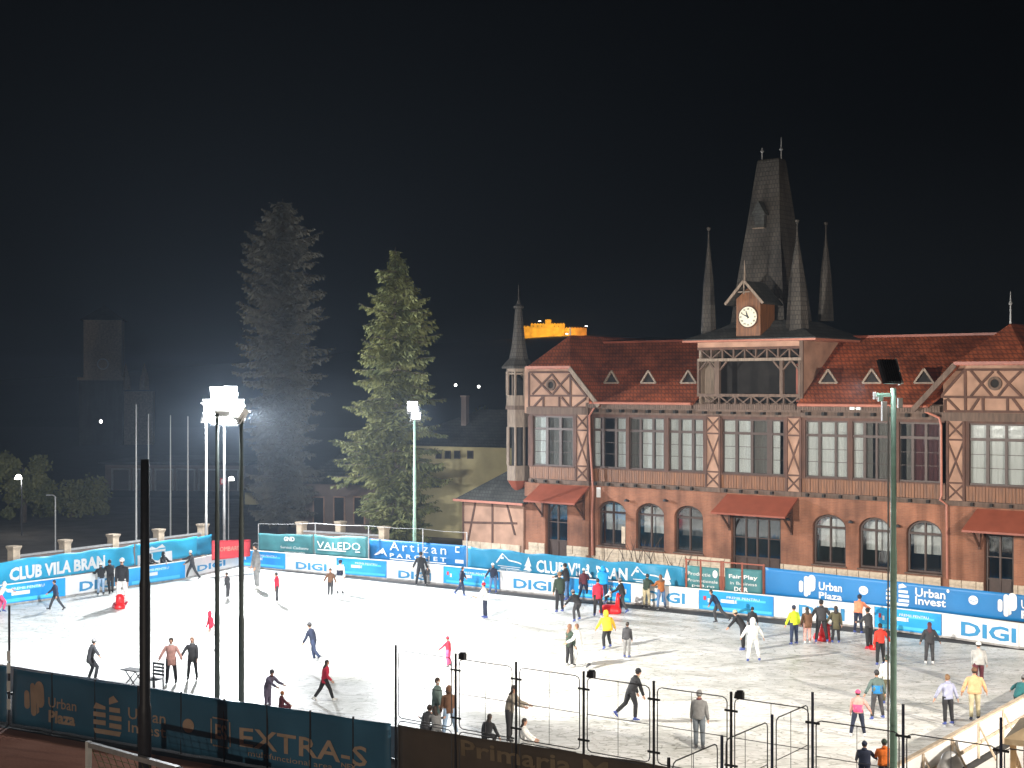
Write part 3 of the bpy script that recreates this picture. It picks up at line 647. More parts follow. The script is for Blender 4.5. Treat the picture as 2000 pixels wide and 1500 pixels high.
for k in range(8):
    for z0, z1, r_ in ((tz(909)+.002, tz(834)-.002, r2-.03), (tz(772)+.002, tz(726)-.002, r1-.05)):
        MB().bar(turret_pt(r_, z0, k), turret_pt(r_, z1, k), .11, .11).build('turret_post', M['palewood'], BR)
    a, b = turret_pt(r1-.05, tz(728), k), turret_pt(r1-.05, tz(728), k+1); s = MB()
    for f0, f1, d0, d1 in ((0, .2, .42, .12), (.2, .8, .12, .12), (.8, 1, .12, .42)):
        p, q = a.lerp(b, f0), a.lerp(b, f1); s.add([p, q, q-Vector((0,0,d1)), p-Vector((0,0,d0))], [(0,1,2,3)])
    s.build('turret_arch', M['palewood'], BR)
MB().lathe((TU[0], TU[1], 0), [(.3, tz(790)), (.3, tz(745)), (.05, tz(735))], 8).build('turret_bell', M['dark'], BR)
MB().lathe((TU[0], TU[1]+.1, 0), [(.5, tz(909)), (.5, tz(834))], 8).build('turret_core', M['dark'], BR)
MB().lathe((TU[0], TU[1], 0), [(.12, tz(962)), (.45, tz(952)), (r2, tz(938))], 8, math.pi/8).build('turret_underside', M['redmetal'], BR)
MB().lathe((TU[0], TU[1], 0), [(r1+.28, tz(720)), (r1+.3, tz(716)), (.62, tz(700)), (.44, tz(672)), (.33, tz(640)), (.24, tz(608)), (.22, tz(603)), (.33, tz(602)), (.33, tz(598)), (.15, tz(594)), (.1, tz(588)), (.05, tz(584)), (.05, tz(575)), (.015, tz(555))], 8, math.pi/8).build('turret_spire', M['shingle'], BR)

# bare climbers in front of the facade
def twig(px, py, h, n, seed, label):
    random.seed(seed); y = -.5; x, b = fx(px, y), 0; r0 = empty('bare_shrub', BR.matrix_world @ Vector((0,0,0)))
    rt = Matrix.Rotation(-BA, 4, 'Z'); w = rt @ Vector((x, y, 0)); r0.location = (O3.x+w.x, O3.y+w.y, 0)
    tag(r0, label, 'shrub', 'bare shrubs along the clubhouse wall')
    s = MB()
    for k in range(n):
        p = Vector((random.uniform(-.9, .9), random.uniform(-.2, .2), 0)); pts = [p.copy()]; d_ = Vector((random.uniform(-.2,.2), 0, 1))
        for j in range(6):
            d_ = (d_+Vector((random.uniform(-.3,.3), random.uniform(-.15,.15), 0))).normalized(); p = p+d_*h/6*random.uniform(.7, 1.2); pts.append(p.copy())
        s.tube(pts, [.03*(1-j/7)+.006 for j in range(7)], 5)
    s.build('bare_stems', M['bark'], r0)
twig(1262, 1060, 2.6, 12, 3, 'bare brown climbing shrub in front of the second arched window')
twig(1195, 1070, 2.1, 7, 5, 'low bare shrub below the first arched window')
twig(1330, 1080, 2.0, 8, 9, 'bare twiggy shrub below the third arched window')
random.seed(11)
# ------------------------------------------------------------------ other buildings
def local(root_loc, rz):
    """pixel -> local (x, z) for a front plane through root_loc, rotated by rz"""
    U = Vector((math.cos(rz), math.sin(rz))); V = Vector((-math.sin(rz), math.cos(rz))); d0 = Vector(root_loc[:2]).dot(V); s0 = Vector(root_loc[:2]).dot(U)
    def g(px, py=750, y=0.0):
        r_ = Vector(((px-1000)/F, 1)); t_ = (d0+y)/r_.dot(V); return (r_*t_).dot(U)-s0, CH-(py-750)/F*t_
    return g
# half-timbered annex
AX = empty('annex_building', (O3.x, O3.y, 0), -BA); tag(AX, 'low half-timbered annex with dark hipped roof beside the corner turret', 'building')
ay = -.35
def ax(px): return fx(px, ay)
def az(px, py): return fz(px, py, ay)
xa, xb = ax(905), -.04
MB().box(xa, xb, ay, 4.5, 0, 3.95).build('wall', M['plaster'], AX)
for q in ((905,975,905,1068),(930,975,912,1068),(962,975,962,1068),(988,975,1006,1045),(905,1020,1010,1022),(905,972,1018,974)):
    timber(ax(q[0]), az(q[0],q[1]), ax(q[2]), az(q[2],q[3]), .13, ay-.02, AX)
s = MB(); e = .45; zr = fz(985, 897, 2); xr0 = ax(968)+.6
p = [(xa-e, ay-e, 3.95), (xb+.3, ay-e, 3.95), (xb+.3, 4.9, 3.95), (xa-e, 4.9, 3.95), (xr0, 2.2, zr), (xb+.3, 2.2, zr)]
s.add(p, [(0,1,5,4), (2,3,4,5), (3,0,4), (0,3,2,1), (1,2,5)]); s.build('roof', M['slate'], AX)
MB().bar((xa-e, ay-e, 3.93), (xb+.3, ay-e, 3.93), .1, .14).build('gutter', M['pipe'], AX)
x = xa
while x < xb-.3:
    w = random.uniform(.6, .9); MB().box(x, min(x+w-.03, xb), ay-.07, ay-.001, .9, 1.35).build('stone', M['stone'], AX); x += w
# yellow building with four small square windows
YB = empty('yellow_building', tuple(PD(845, 750, 104).xy)+(0,), -.5); g = local(YB.location, -.5)
tag(YB, 'yellow building with a row of small square windows and a tall chimney', 'building')
x1 = g(1050)[0]; zt = g(900, 872)[1]
MB().box(-4, x1, 0, 9, 0, zt).build('wall', M['plaster_y'], YB)
s = MB(); zr = g(930, 800, 4)[1]; s.add([(-4.4, -.4, zt), (x1+.4, -.4, zt), (x1+.4, 9.4, zt), (-4.4, 9.4, zt), (1.6, 4.5, zr), (x1-4, 4.5, zr)], [(0,1,5,4), (1,2,5), (2,3,4,5), (3,0,4), (3,2,1,0)]); s.build('roof', M['slate'], YB)
for px in (857, 875, 893.5, 919):
    x, z = g(px, 888); w_ = MB(); w_.box(x-.26, x+.26, -.06, -.005, z-.3, z-.24).box(x-.26, x+.26, -.06, -.005, z+.24, z+.3).box(x-.26, x-.2, -.06, -.005, z-.24, z+.24).box(x+.2, x+.26, -.06, -.005, z-.24, z+.24)
    w = w_.build('window', M['frame'], YB); MB().box(x-.2, x+.2, -.03, -.01, z-.24, z+.24).build('pane', M['dark'], w)
x, z = g(908, 775, 2.5); MB().box(x-.22, x+.22, 2.3, 2.74, zt+.5, z).box(x-.28, x+.28, 2.24, 2.8, z, z+.1).build('chimney', M['plaster_b'], YB)
# low brown building behind the trees
LB = empty('low_building', tuple(PD(590, 750, 108).xy)+(0,), -.35); g = local(LB.location, -.35)
tag(LB, 'low dull brown building with tall dark windows between the two spruces', 'building')
x1 = g(855)[0]; zt = g(660, 945)[1]
MB().box(0, x1, 0, 9, 0, zt).box(-.25, .25, -.25, .3, 0, zt-.1).build('wall', M['plaster_b'], LB)
s = MB(); s.add([(-.6, -.6, zt), (x1+.5, -.6, zt), (x1+.5, 9.6, zt), (-.6, 9.6, zt), (3, 4.5, zt+3.2), (x1-3, 4.5, zt+3.2)], [(0,1,5,4), (1,2,5), (2,3,4,5), (3,0,4), (3,2,1,0)]); s.build('roof', M['slate'], LB)
for px in (623, 663, 702, 745):
    x, z = g(px, 995); f_ = MB().box(x-.5, x-.4, -.08, 0, z-1.1, z+.9).box(x+.4, x+.5, -.08, 0, z-1.1, z+.9).box(x-.5, x+.5, -.1, 0, z+.9, z+1).build('window', M['plaster'], LB)
    MB().box(x-.4, x+.4, -.03, -.01, z-1.1, z+.9).build('pane', M['dark'], f_)
BB = empty('beige_hall', tuple(PD(478, 750, 112).xy)+(0,), -.15); g = local(BB.location, -.15)
tag(BB, 'beige flat hall with a dark lower front behind the taller spruce', 'building'); x1 = g(592)[0]; zt = g(520, 962)[1]; zl = g(520, 986)[1]
MB().box(0, x1, 0, 6, zl, zt).build('wall', M['plaster_y'], BB); MB().box(.2, x1-.2, .3, 6, 0, zl-.01).build('recessed_front', M['dark'], BB); MB().box(-.3, x1+.2, -.4, 6.4, zt, zt+.2).build('roof', M['slate'], BB)
# far left: dim grey building row, stone tower
GB = empty('grey_building', tuple(PD(205, 750, 150).xy)+(0,), -.1); g = local(GB.location, -.1)
tag(GB, 'dim grey building with a dark glazed front behind the flagpoles', 'building'); x1 = g(478)[0]; zt = g(340, 908)[1]
MB().box(0, x1, 0, 14, 0, zt).build('wall', M['plaster_b'], GB); MB().box(-.5, x1+.5, -.6, 14.5, zt, zt+.3).build('roof', M['slate'], GB)
for k in range(6):
    a = x1*(.05+.155*k); f_ = MB().box(a, a+.15, -.15, 0, 0, zt*.8).box(a+x1*.125, a+x1*.125+.15, -.15, 0, 0, zt*.8).box(a, a+x1*.125+.15, -.2, 0, zt*.8, zt*.8+.15).build('window', M['steel_grey'], GB)
    MB().box(a+.15, a+x1*.125, -.05, -.01, .1, zt*.8).build('pane', M['glass'], f_)
x, z = g(201, 990); MB().box(x-.3, x+.35, -.35, -.3, z-.45, z+.5).bar((x, -.3, 0), (x, -.3, z), .1, .1).build('sign_panel', M['white'], GB)
TB = empty('church_tower', tuple(PD(200, 750, 260).xy)+(0,), .2); g = local(TB.location, .2)
tag(TB, 'square stone church tower with a round clock, dim in the distance', 'tower')
xl, xr = g(163)[0], g(237)[0]; zt = g(200, 625)[1]; zm = g(200, 740)[1]
MB().box(xl, xr, 0, 8, zm+.001, zt).build('upper_tower', M['stone'], TB); MB().box(xl-.8, xr+.3, -.4, 8.4, 0, zm).build('lower_tower', M['slate'], TB)
MB().box(xl-1, xr+.5, -.7, 8.6, zm-.25, zm+.3).build('cornice', M['stone'], TB)
s = MB(); s.add([(xl-.6, -.6, zt), (xr+.6, -.6, zt), (xr+.6, 8.6, zt), (xl-.6, 8.6, zt), ((xl+xr)/2, 4, zt+3)], [(0,1,4), (1,2,4), (2,3,4), (3,0,4), (3,2,1,0)]).build('roof', M['slate'], TB)
x, z = g(201, 711); s = MB(); n = 24
for k in range(n):
    a0, a1 = 2*math.pi*k/n, 2*math.pi*(k+1)/n; s.prism([(x+q*math.cos(a), z+q*math.sin(a)) for q, a in ((1.05, a0), (1.05, a1), (.85, a1), (.85, a0))], -.12, -.01)
s.build('clock_ring', M['white'], TB)
MB().box(xr+.4, g(298)[0], 1, 9, 0, g(270, 765)[1]).build('nave', M['stone'], TB)
for px in (244, 281):
    x, z = g(px, 735); MB().lathe((x, 1.5, 0), [(.9, z-2.5), (.8, z-.5), (.05, z+2.4)], 4).build('pinnacle', M['stone'], TB)
# fortress on the hill
CB = empty('fortress', tuple(PD(1075, 750, 880).xy)+(0,), -.1); g = local(CB.location, -.1)
tag(CB, 'amber floodlit fortress with a square keep on the distant hilltop', 'fortress')
def cz_(px, py): return g(px, py)
for nm, a, b, t_, d in (('curtain_wall', 1017, 1037, 638, -1.5), ('main_block', 1036.5, 1103, 633, 0), ('keep', 1065, 1076, 624, .6), ('curtain_wall', 1104, 1146, 641, -1.0)):
    x0_, z0_ = cz_(a, t_); x1_, _ = cz_(b, t_); s = MB(); s.box(x0_, x1_, d, d+8, 30, z0_)
    k = x0_+.4
    while k < x1_-.8 and nm != 'keep': s.box(k, k+.8, d, d+.8, z0_, z0_+.6); k += 1.8
    o = s.build(nm, M['castle'], CB)
    if nm == 'main_block':
        for px in (1042, 1050, 1058, 1083, 1091): x, z = cz_(px, 637); MB().box(x-.35, x+.35, d-.05, d-.01, z-.5, z+.4).build('loophole', M['dark'], o)
for px in (1026, 1052, 1086, 1118, 1135):
    q = PD(px, 662, 862); lamp('fortress_floodlight', (q.x, q.y, 44.5), (q.x+random.uniform(-2,2), 884, 45), 24000 if 1040 < px < 1100 else 9000, (1, .60, .04) if 1040 < px < 1100 else (1, .38, .04), R(120), .8, .5)
# tiny lit windows and lamps far off
DL = [(935,755,300),(890,752,300),(755,722,500),(1145,637,870),(1107,652,870),(197,823,240),(1054,627,868)]
for i, (px, py, D) in enumerate(DL):
    q = PD(px, py, D); o = MB().lathe((0,0,0), [(.05*D/100, -.3), (.28*D/300, -.1), (.28*D/300, .12), (.05, .3)], 8).build('distant_lamp', M['lens_dim'], None, loc=q)
    tag(o, ['largest warm lamp among the dark hillside houses, left of the turret', 'small pale lamp left of the brightest hillside lamp', 'tiny lamp showing through the shorter spruce', 'white lamp at the right end of the fortress wall', 'small lamp below the fortress main block', 'faint lamp on the dark church tower', 'tiny lamp above the fortress main block'][i], 'lamp', 'distant lamps in the dark town')
# ------------------------------------------------------------------ spruces
def spruce(px, pyt, D, wpx, label, mt, seed, droop=.5, ragged=.25, table=(), side=0):
    random.seed(seed); base = PD(px, 750, D); base.z = 0; H_ = CH+(750-pyt)/F*D; Rm = wpx/2/F*D
    root = empty('spruce_tree', base); tag(root, label, 'tree', 'tall spruces beyond the rink')
    MB().tube([(0,0,0), (.1,0,H_*.4), (0,.05,H_*.8), (0,0,H_)], [.38, .25, .1, .02], 8).build('trunk', M['bark'], root, True)
    V = []; Fc = []; limbs = MB()
    z = 1.2
    while z < H_-.3:
        f = z/H_; prof = 1
        for (f0, w0), (f1, w1) in zip(table[:-1], table[1:]):
            if f0 <= f <= f1: prof = w0+(w1-w0)*(f-f0)/(f1-f0)
        wh = random.uniform(.78, 1.12)
        nb = 8 if f < .85 else 6
        for b in range(nb):
            a = random.uniform(0, 2*math.pi); L = Rm*prof*random.uniform(1-ragged*1.6, 1+ragged*.45)*wh*(1+(side*max(0, -math.cos(a)) if .24 < f < .44 else 0))
            if L < .25: L = .25
            d_ = Vector((math.cos(a), math.sin(a), 0)); sd = Vector((-d_.y, d_.x, 0)); rise = random.uniform(-.02, .22) if f < .6 else random.uniform(.1, .5)
            dr = droop*random.uniform(.6, 1.2); steps = max(4, int(L/.17)); prev = None
            for k in range(steps+1):
                u = k/steps; p = d_*L*u+Vector((0, 0, z+L*(rise*u-dr*u*u+ (.18*u**4))))
                if k % 3 == 0:
                    if prev is not None: limbs.tube([prev, p], [.05*(1-u)+.012]*2, 3, False)
                    prev = p
                if k < 1: continue
                # sprays of twigs hanging to both sides
                for sgn in (-1, 1):
                    for t_ in range(3):
                        l = (.20+.42*math.sin(math.pi*min(1, u*1.02))**.6)*random.uniform(.5, 1.2)*min(1, .4+L/2.5)
                        q = p+Vector((random.uniform(-.08,.08), random.uniform(-.08,.08), random.uniform(-.05,.05)))
                        tip = q+(sd*sgn*random.uniform(.25,1)+d_*random.uniform(.1,.8)+Vector((0,0,random.uniform(-1.0,-.05)))).normalized()*l
                        wv = (d_*random.uniform(.5,1)+Vector((0,0,random.uniform(-.6,.6)))).normalized()*l*random.uniform(.12,.26)
                        n = len(V); mid = q.lerp(tip, .5)
                        V.extend([q, mid+wv, tip, mid-wv]); Fc.append((n, n+1, n+2, n+3))
        z += random.uniform(.15, .30)*(1.0 if f < .8 else .7)
    me = bpy.data.meshes.new('crown'); me.from_pydata([tuple(v) for v in V], [], Fc); me.materials.append(M[mt]); link('crown', me, root)
    limbs.build('branches', M['bark'], root)
    return len(Fc)
spruce(552, 388, 104, 172, 'taller grey-green spruce, dim behind the bright floodlights', 'needles_g', 21, .35, .34, ((0,.6),(.12,.8),(.3,.72),(.45,.92),(.6,1),(.78,.98),(.86,.8),(.92,.55),(.96,.36),(1,.08)))
spruce(772, 482, 93, 190, 'shorter spruce with lit yellow-green boughs beside the slim lamp mast', 'needles', 34, .40, .40, ((0,.6),(.13,.8),(.25,.85),(.34,1.12),(.42,.95),(.64,.8),(.8,.66),(.87,.46),(.94,.24),(1,.04)), side=.38)
random.seed(5)
def bush(px, pyt, D, wpx, label, seed, z0=0, name='leafy_tree', cat='tree', n=5200, group='dark leafy trees at the far left'):
    random.seed(seed); base = PD(px, 750, D); base.z = z0; H_ = CH+(750-pyt)/F*D-z0; Rm = wpx/2/F*D
    root = empty(name, base); tag(root, label, cat, group); MB().tube([(0,0,0), (.1,0,H_*.5), (0,0,H_*.8)], [.3, .2, .06], 8).build('trunk', M['bark'], root)
    V = []; Fc = []
    cl = [(Vector((random.uniform(-1,1)*Rm, random.uniform(-.8,.8)*Rm, H_*random.uniform(.12, .9))), Rm*random.uniform(.14,.4)) for _ in range(26)]
    for _ in range(n):
        c, r_ = random.choice(cl); v = Vector([random.gauss(0,1) for _ in range(3)]).normalized()*r_*random.uniform(.3,1.5); q = c+v
        a = Vector([random.gauss(0,1) for _ in range(3)]).normalized()*.17; b = a.orthogonal().normalized()*.10; k = len(V); V.extend([q-a, q+b, q+a, q-b]); Fc.append((k, k+1, k+2, k+3))
    me = bpy.data.meshes.new('crown'); me.from_pydata([tuple(v) for v in V], [], Fc); me.materials.append(M['needles']); link('crown', me, root)
bush(45, 885, 115, 95, 'olive-green leafy tree below the small white street lamp', 1)
bush(140, 940, 120, 110, 'dark low leafy tree behind the bent street lamp', 2)
bush(965, 785, 118, 90, 'dark rounded tree behind the corner turret', 3, group='dark rounded trees behind the clubhouse')
random.seed(6)
# ------------------------------------------------------------------ pillars and far walls
PIL = MB(); PIL.box(-.24, .24, -.24, .24, 0, 1.85); PIL.lathe((0,0,0), [(.33, 1.85), (.36, 1.95), (.44, 2.08), (.44, 2.16)], 4, math.pi/4); pilm = PIL.mesh('gate_pillar', M['stone'])
pl = [(27,1066),(127,1054),(221,1043),(310,1033),(396,1023),(589,1019),(750,1028),(665,1018)]
pn = ['beside the far left edge of the banner', 'behind the first letters of the left banner', 'behind the middle of the left banner', 'just right of the thick black pole', 'behind the bend of the sky-blue banner', 'in front of the low brown building', 'between the shorter spruce and the slim lamp mast', 'midway along the wall between the two spruces']
PLp = []
for i, (px, py) in enumerate(pl):
    D = (CH-2.16)*F/(py-750); q = PD(px, 750, D); q.z = 0; PLp.append(q)
    o = link('gate_pillar', pilm, None, q, -.55 if i < 5 else -BA); tag(o, 'pale stone pillar with flared cap '+pn[i], 'pillar', 'stone pillars of the wall round the rink')
for i, (a, b, lab) in enumerate(((0, 4, 'dark low wall linking the pale pillars behind the left banner'), (5, 6, 'dark low wall with pale rail in front of the brown building'))):
    A, B = PLp[a], PLp[b]; s = MB(); s.bar(A+Vector((0,0,.75)), B+Vector((0,0,.75)), .2, 1.5); 
    o = s.build('boundary_wall', M['plaster_b']); tag(o, lab, 'wall'); MB().bar(A+Vector((0,0,1.56)), B+Vector((0,0,1.56)), .26, .1).build('coping', M['steel_grey'], o)
# ------------------------------------------------------------------ printed banners and boards
class Ban:
    """a hanging sheet from A to B (ground points), between heights given at both ends"""
    def __init__(s, name, label, mt, A, B, z0, z1, z0b=None, z1b=None, amp=.03, sag=.0, cat='banner', parent=None, seed=0, group=None, th=.012):
        s.A = Vector(A[:2]); s.B = Vector(B[:2]); s.z = (z0, z1, z0 if z0b is None else z0b, z1 if z1b is None else z1b); s.L = (s.B-s.A).length
        s.t = (s.B-s.A)/s.L; s.n = Vector((s.t.y, -s.t.x)); s.amp = amp; s.sag = sag; s.seed = seed
        nu = max(6, int(s.L/(.25 if amp else 1.5))); nv = 8 if amp else 1; V = []; Fc = []
        for side in (0, -th):
            for j in range(nv+1):
                for i in range(nu+1): V.append(s.pt(s.L*i/nu, j/nv, side))
        m_ = (nu+1)*(nv+1)
        for j in range(nv):
            for i in range(nu):
                a = j*(nu+1)+i; Fc.append((a, a+1, a+nu+2, a+nu+1)); Fc.append((a+m_, a+nu+1+m_, a+nu+2+m_, a+1+m_))
        for i in range(nu):
            Fc.append((i+m_, i+1+m_, i+1, i)); a = nv*(nu+1)+i; Fc.append((a, a+1, a+1+m_, a+m_))
        for j in range(nv):
            a = j*(nu+1); Fc.append((a, a+nu+1, a+nu+1+m_, a+m_)); a += nu; Fc.append((a+m_, a+nu+1+m_, a+nu+1, a))
        s.o = MB().add(V, Fc).build(name, M[mt], parent, amp > 0)
        if parent is None: tag(s.o, label, cat, group)
        elif label: s.o['label'] = label
    def pt(s, x, v, off=0.0):
        u = x/s.L; zb = s.z[0]+(s.z[2]-s.z[0])*u; zt = s.z[1]+(s.z[3]-s.z[1])*u
        if s.sag: zt -= s.sag*(.5-.5*math.cos(2*math.pi*x/2.6))*(.6+.5*math.sin(x*1.3+s.seed))
        w = s.amp*(noise.noise(Vector((x*1.1, v*1.5+s.seed*7, s.seed)))*1.6+.5*math.sin(x*3.1+v*2+s.seed)) if s.amp else 0
        p = s.A+s.t*x+s.n*(w+off); return Vector((p.x, p.y, zb+(zt-zb)*v))
    def bx(s, px):
        r_ = Vector(((px-1000)/F, 1)); t_ = s.A.dot(s.n)/r_.dot(s.n); return (r_*t_-s.A).dot(s.t), t_
    def zv(s, x, z):
        u = x/s.L; zb = s.z[0]+(s.z[2]-s.z[0])*u; zt = s.z[1]+(s.z[3]-s.z[1])*u; return (z-zb)/(zt-zb)
    def rel(s, px0, py0, px1, h_px):
        """left px, centre py at left, right px, letter height in px at left -> x0, x1, v0, v1"""
        x0, D0 = s.bx(px0); x1, D1 = s.bx(px1); zc = CH-(py0-750)/F*D0; h = h_px/F*D0
        return x0, x1, s.zv(x0, zc-h/2), s.zv(x0, zc+h/2)
    def shape(s, uvs, faces, x0, x1, v0, v1, mt, name='lettering', off=.03):
        vs = [s.pt(x0+(x1-x0)*u, v0+(v1-v0)*v, off) for u, v in uvs]
        return MB().add(vs, faces).build(name, M[mt], s.o)
    def text(s, body, px0, py0, px1, h, mt='ink_w', bold=.0, off=.03, sp=1.0):
        vs, fs, _ = text_mesh(body, bold, sp); x0, x1, v0, v1 = s.rel(px0, py0, px1, h); return s.shape(vs, fs, x0, x1, v0, v1, mt, 'lettering', off)
    def poly(s, polys, px0, py0, px1, h, mt='ink_w', name='logo', off=.03):
        x0, x1, v0, v1 = s.rel(px0, py0, px1, h); vs = []; fs = []
        for p in polys:
            n = len(vs); vs += p; fs.append(tuple(range(n, n+len(p))))
        return s.shape(vs, fs, x0, x1, v0, v1, mt, name, off)
def cap_(x0, y0, x1, y1, r, n=6, a=1.0):
    d_ = math.atan2(y1-y0, x1-x0); return [(x1+r*a*math.cos(d_-math.pi/2+math.pi*k/n), y1+r*math.sin(d_-math.pi/2+math.pi*k/n)) for k in range(n+1)]+[(x0+r*a*math.cos(d_+math.pi/2+math.pi*k/n), y0+r*math.sin(d_+math.pi/2+math.pi*k/n)) for k in range(n+1)]
def disc(x, y, rx, ry, n=20): return [(x+rx*math.cos(2*math.pi*k/n), y+ry*math.sin(2*math.pi*k/n)) for k in range(n)]
UP = [cap_(.14, .62, .14, .30, .11), cap_(.42, .85, .42, .13, .12), cap_(.72, .85, .72, .48, .2), [(.56, .9), (.66, .9), (.66, .15), (.56, .08)]]
UI = [[(.0,.62),(.42,.62),(.42,.70),(.1,.78)], [(.0,.42),(.42,.42),(.42,.54),(.0,.54)], [(.0,.22),(.42,.22),(.42,.34),(.0,.34)], [(.06,.0),(.94,.0),(1,.12),(.0,.12)], [(.55,.92),(.72,1),(.9,.86),(.55,.76)], [(.55,.58),(.95,.58),(.95,.70),(.55,.70)], [(.55,.38),(1,.38),(1,.50),(.55,.50)], [(.55,.18),(1,.18),(1,.30),(.55,.30)]]
HOUSE = [[(0,.35),(.03,.30),(.18,.88),(.16,.97)], [(.16,.97),(.18,.88),(.34,.48),(.34,.57)], [(.34,.57),(.34,.48),(.62,.44),(.62,.52)], [(.62,.52),(.62,.44),(.9,.22),(.92,.28)], [(.82,.30),(.98,.30),(.905,1)], [(.78,.02),(1.0,.02),(.94,.3),(.86,.3)], [(.05,.12),(.7,.12),(.7,.16),(.05,.16)], [(.12,.0),(.98,-.04),(.98,.0),(.12,.04)], [(.12,.58),(.2,.58),(.2,.72),(.12,.72)]]
MOUNT = [[(0,.1),(.5,.75),(.62,.55),(.3,.15)], [(.55,.8),(.68,1),(1,.0),(.8,.25)], [(.4,.5),(.6,.9),(.7,.5),(.62,.3)]]
def perp(A, B, d):
    """shift a ground line away from the viewer/rink by d"""
    t_ = (Vector(B[:2])-Vector(A[:2])).normalized(); n = Vector((-t_.y, t_.x)); return Vector(A[:2])+n*d, Vector(B[:2])+n*d
# boards: far side follows these ground points
BPX = [(467,1107),(557,1115),(657,1123.5),(755,1131.5),(866,1142),(976,1154),(1088,1165),(1232,1180.5),(1365,1193),(1511,1208),(1708,1229),(1839,1245.5),(1990,1267.5)]
BP = [P(*q).xy for q in BPX]
FBR = empty('rink_barrier', BP[0].to_3d()); tag(FBR, 'far side rink boards with alternating white and blue printed panels', 'barrier'); FBR.location = (0,0,0)
dd = (BP[-1]-BP[-2]).normalized(); BP += [BP[-1]+dd*4.2, BP[-1]+dd*8]
blue = {0: 1, 2: 1, 4: 1, 6: 1, 8: 1, 10: 1, 12: 0}
cols = [1,0,1,0,1,0,1,0,1,0,1,0,0,1]
BH = 1.06
def digi(b, px0, py0, px1, h): b.text('DIGI', px0, py0, px1, h, 'ink_digi', .03, .012)
FB = []
for i in range(len(BP)-1):
    c = cols[i]; A, B = BP[i], BP[i+1]; t_ = (B-A).normalized()*.015
    b = Ban('board_panel', ['white advertising board panel', 'blue advertising board panel'][c], ['board_w', 'ad_blue'][c], A+t_, B-t_, .09, BH, amp=0, parent=FBR, th=.04)
    s = MB(); s.bar((A-(B-A).normalized()*0).to_3d()+Vector((0,0,.065)), B.to_3d()+Vector((0,0,.045)), .07, .08); s.build('kick_strip', M['kick'], FBR)
    FB.append(b)
    if c:   # cyan flashes and small words
        s0 = b.L
        def rel(x0, x1, v0, v1, mt, nm='print_panel', off=.01): b.shape([(0,0),(1,0),(1,1),(0,1)], [(0,1,2,3)], s0*x0, s0*x1, v0, v1, mt, nm, off)
        rel(.05, .98, .08, .22, 'cyan'); rel(.5, .9, .62, .72, 'cyan'); rel(.30, .48, .45, .62, 'ink_w', 'print_panel', .014)
        vs, fs, _ = text_mesh('PREMII PENTRU'); b.shape(vs, fs, s0*.38, s0*.82, .68, .80, 'ink_w', 'lettering', .016)
        vs, fs, _ = text_mesh('FIECARE', .03); b.shape(vs, fs, s0*.30, s0*.52, .46, .62, 'ink_w', 'lettering', .018)
        MB().bar((A+t_*2).to_3d()+Vector((0,0,.1)), (A+t_*2).to_3d()+Vector((0,0,.101)), .01, .01)
        rel(.06, .10, .5, .7, 'ban_red'); rel(.12, .15, .4, .6, 'ink_w')
MB().tube([q.to_3d()+Vector((0,0,BH+.02)) for q in BP], .035, 6).build('cap_rail', M['white'], FBR)
digi(FB[1], 578, 1104, 638, 14); digi(FB[3], 778, 1121, 842, 15); digi(FB[5], 1003, 1139, 1077, 19); digi(FB[7], 1263, 1163, 1338, 21); digi(FB[9], 1560, 1192, 1650, 24); digi(FB[11], 1877, 1227, 1985, 28)
# left side boards
LPX = [(467,1107),(362,1131.5),(251,1148),(128,1167),(-15,1187)]
LP = [P(*q).xy for q in LPX][::-1]; dd = (LP[0]-LP[1]).normalized(); LP = [LP[0]+dd*9]+LP
LBR = empty('rink_barrier', (0,0,0)); tag(LBR, 'left side rink boards running from the front edge to the far corner', 'barrier')
LB_ = []
for i, c in enumerate([0, 1, 0, 1, 0]):
    A, B = LP[i], LP[i+1]; t_ = (B-A).normalized()*.015
    b = Ban('board_panel', ['white advertising board panel', 'blue advertising board panel'][c], ['board_w', 'ad_blue'][c], A+t_, B-t_, .09, BH, amp=0, parent=LBR, th=.04); LB_.append(b)
    MB().bar(A.to_3d()+Vector((0,0,.065)), B.to_3d()+Vector((0,0,.045)), .07, .08).build('kick_strip', M['kick'], LBR)
    if c:
        s0 = b.L
        for x0_, x1_, v0_, v1_, mt_ in ((.05,.9,.06,.24,'cyan'), (.3,.65,.66,.8,'cyan'), (.25,.5,.40,.6,'ink_w')): b.shape([(0,0),(1,0),(1,1),(0,1)], [(0,1,2,3)], s0*x0_, s0*x1_, v0_, v1_, mt_, 'print_panel', .01)
        vs, fs, _ = text_mesh('PREMII PENTRU'); b.shape(vs, fs, s0*.25, s0*.7, .68, .82, 'ink_w', 'lettering', .016)
MB().tube([q.to_3d()+Vector((0,0,BH+.02)) for q in LP], .035, 6).build('cap_rail', M['white'], LBR)
digi(LB_[2], 155, 1146, 228, 19); digi(LB_[4], 385, 1111, 440, 12)
# right side boards, seen from outside with their braces
RBR = empty('rink_barrier', (0,0,0)); tag(RBR, 'right side rink boards seen from behind with cream braces and posts', 'barrier')
A = Vector((RB0.x, RB0.y))-rdir.xy*3.5; L_ = 26
for k in range(12):
    a = A+rdir.xy*(k*2.2); b = a+rdir.xy*2.19; Ban('board_panel', None, 'board_w', b, a, .02, BH, amp=0, parent=RBR, th=.04)
    o_n = Vector((rdir.y, -rdir.x)); q = a.to_3d()
    MB().bar(q+Vector((*(o_n*.07), 0)), q+Vector((*(o_n*.07), BH)), .06, .06).bar(q+Vector((*(o_n*.6), 0.02)), q+Vector((*(o_n*.1), BH-.1)), .05, .05).build('brace', M['stone'], RBR)
MB().bar(A.to_3d()+Vector((0,0,BH+.03)), (A+rdir.xy*L_).to_3d()+Vector((0,0,BH+.03)), .14, .06).build('cap_rail', M['stone'], RBR)
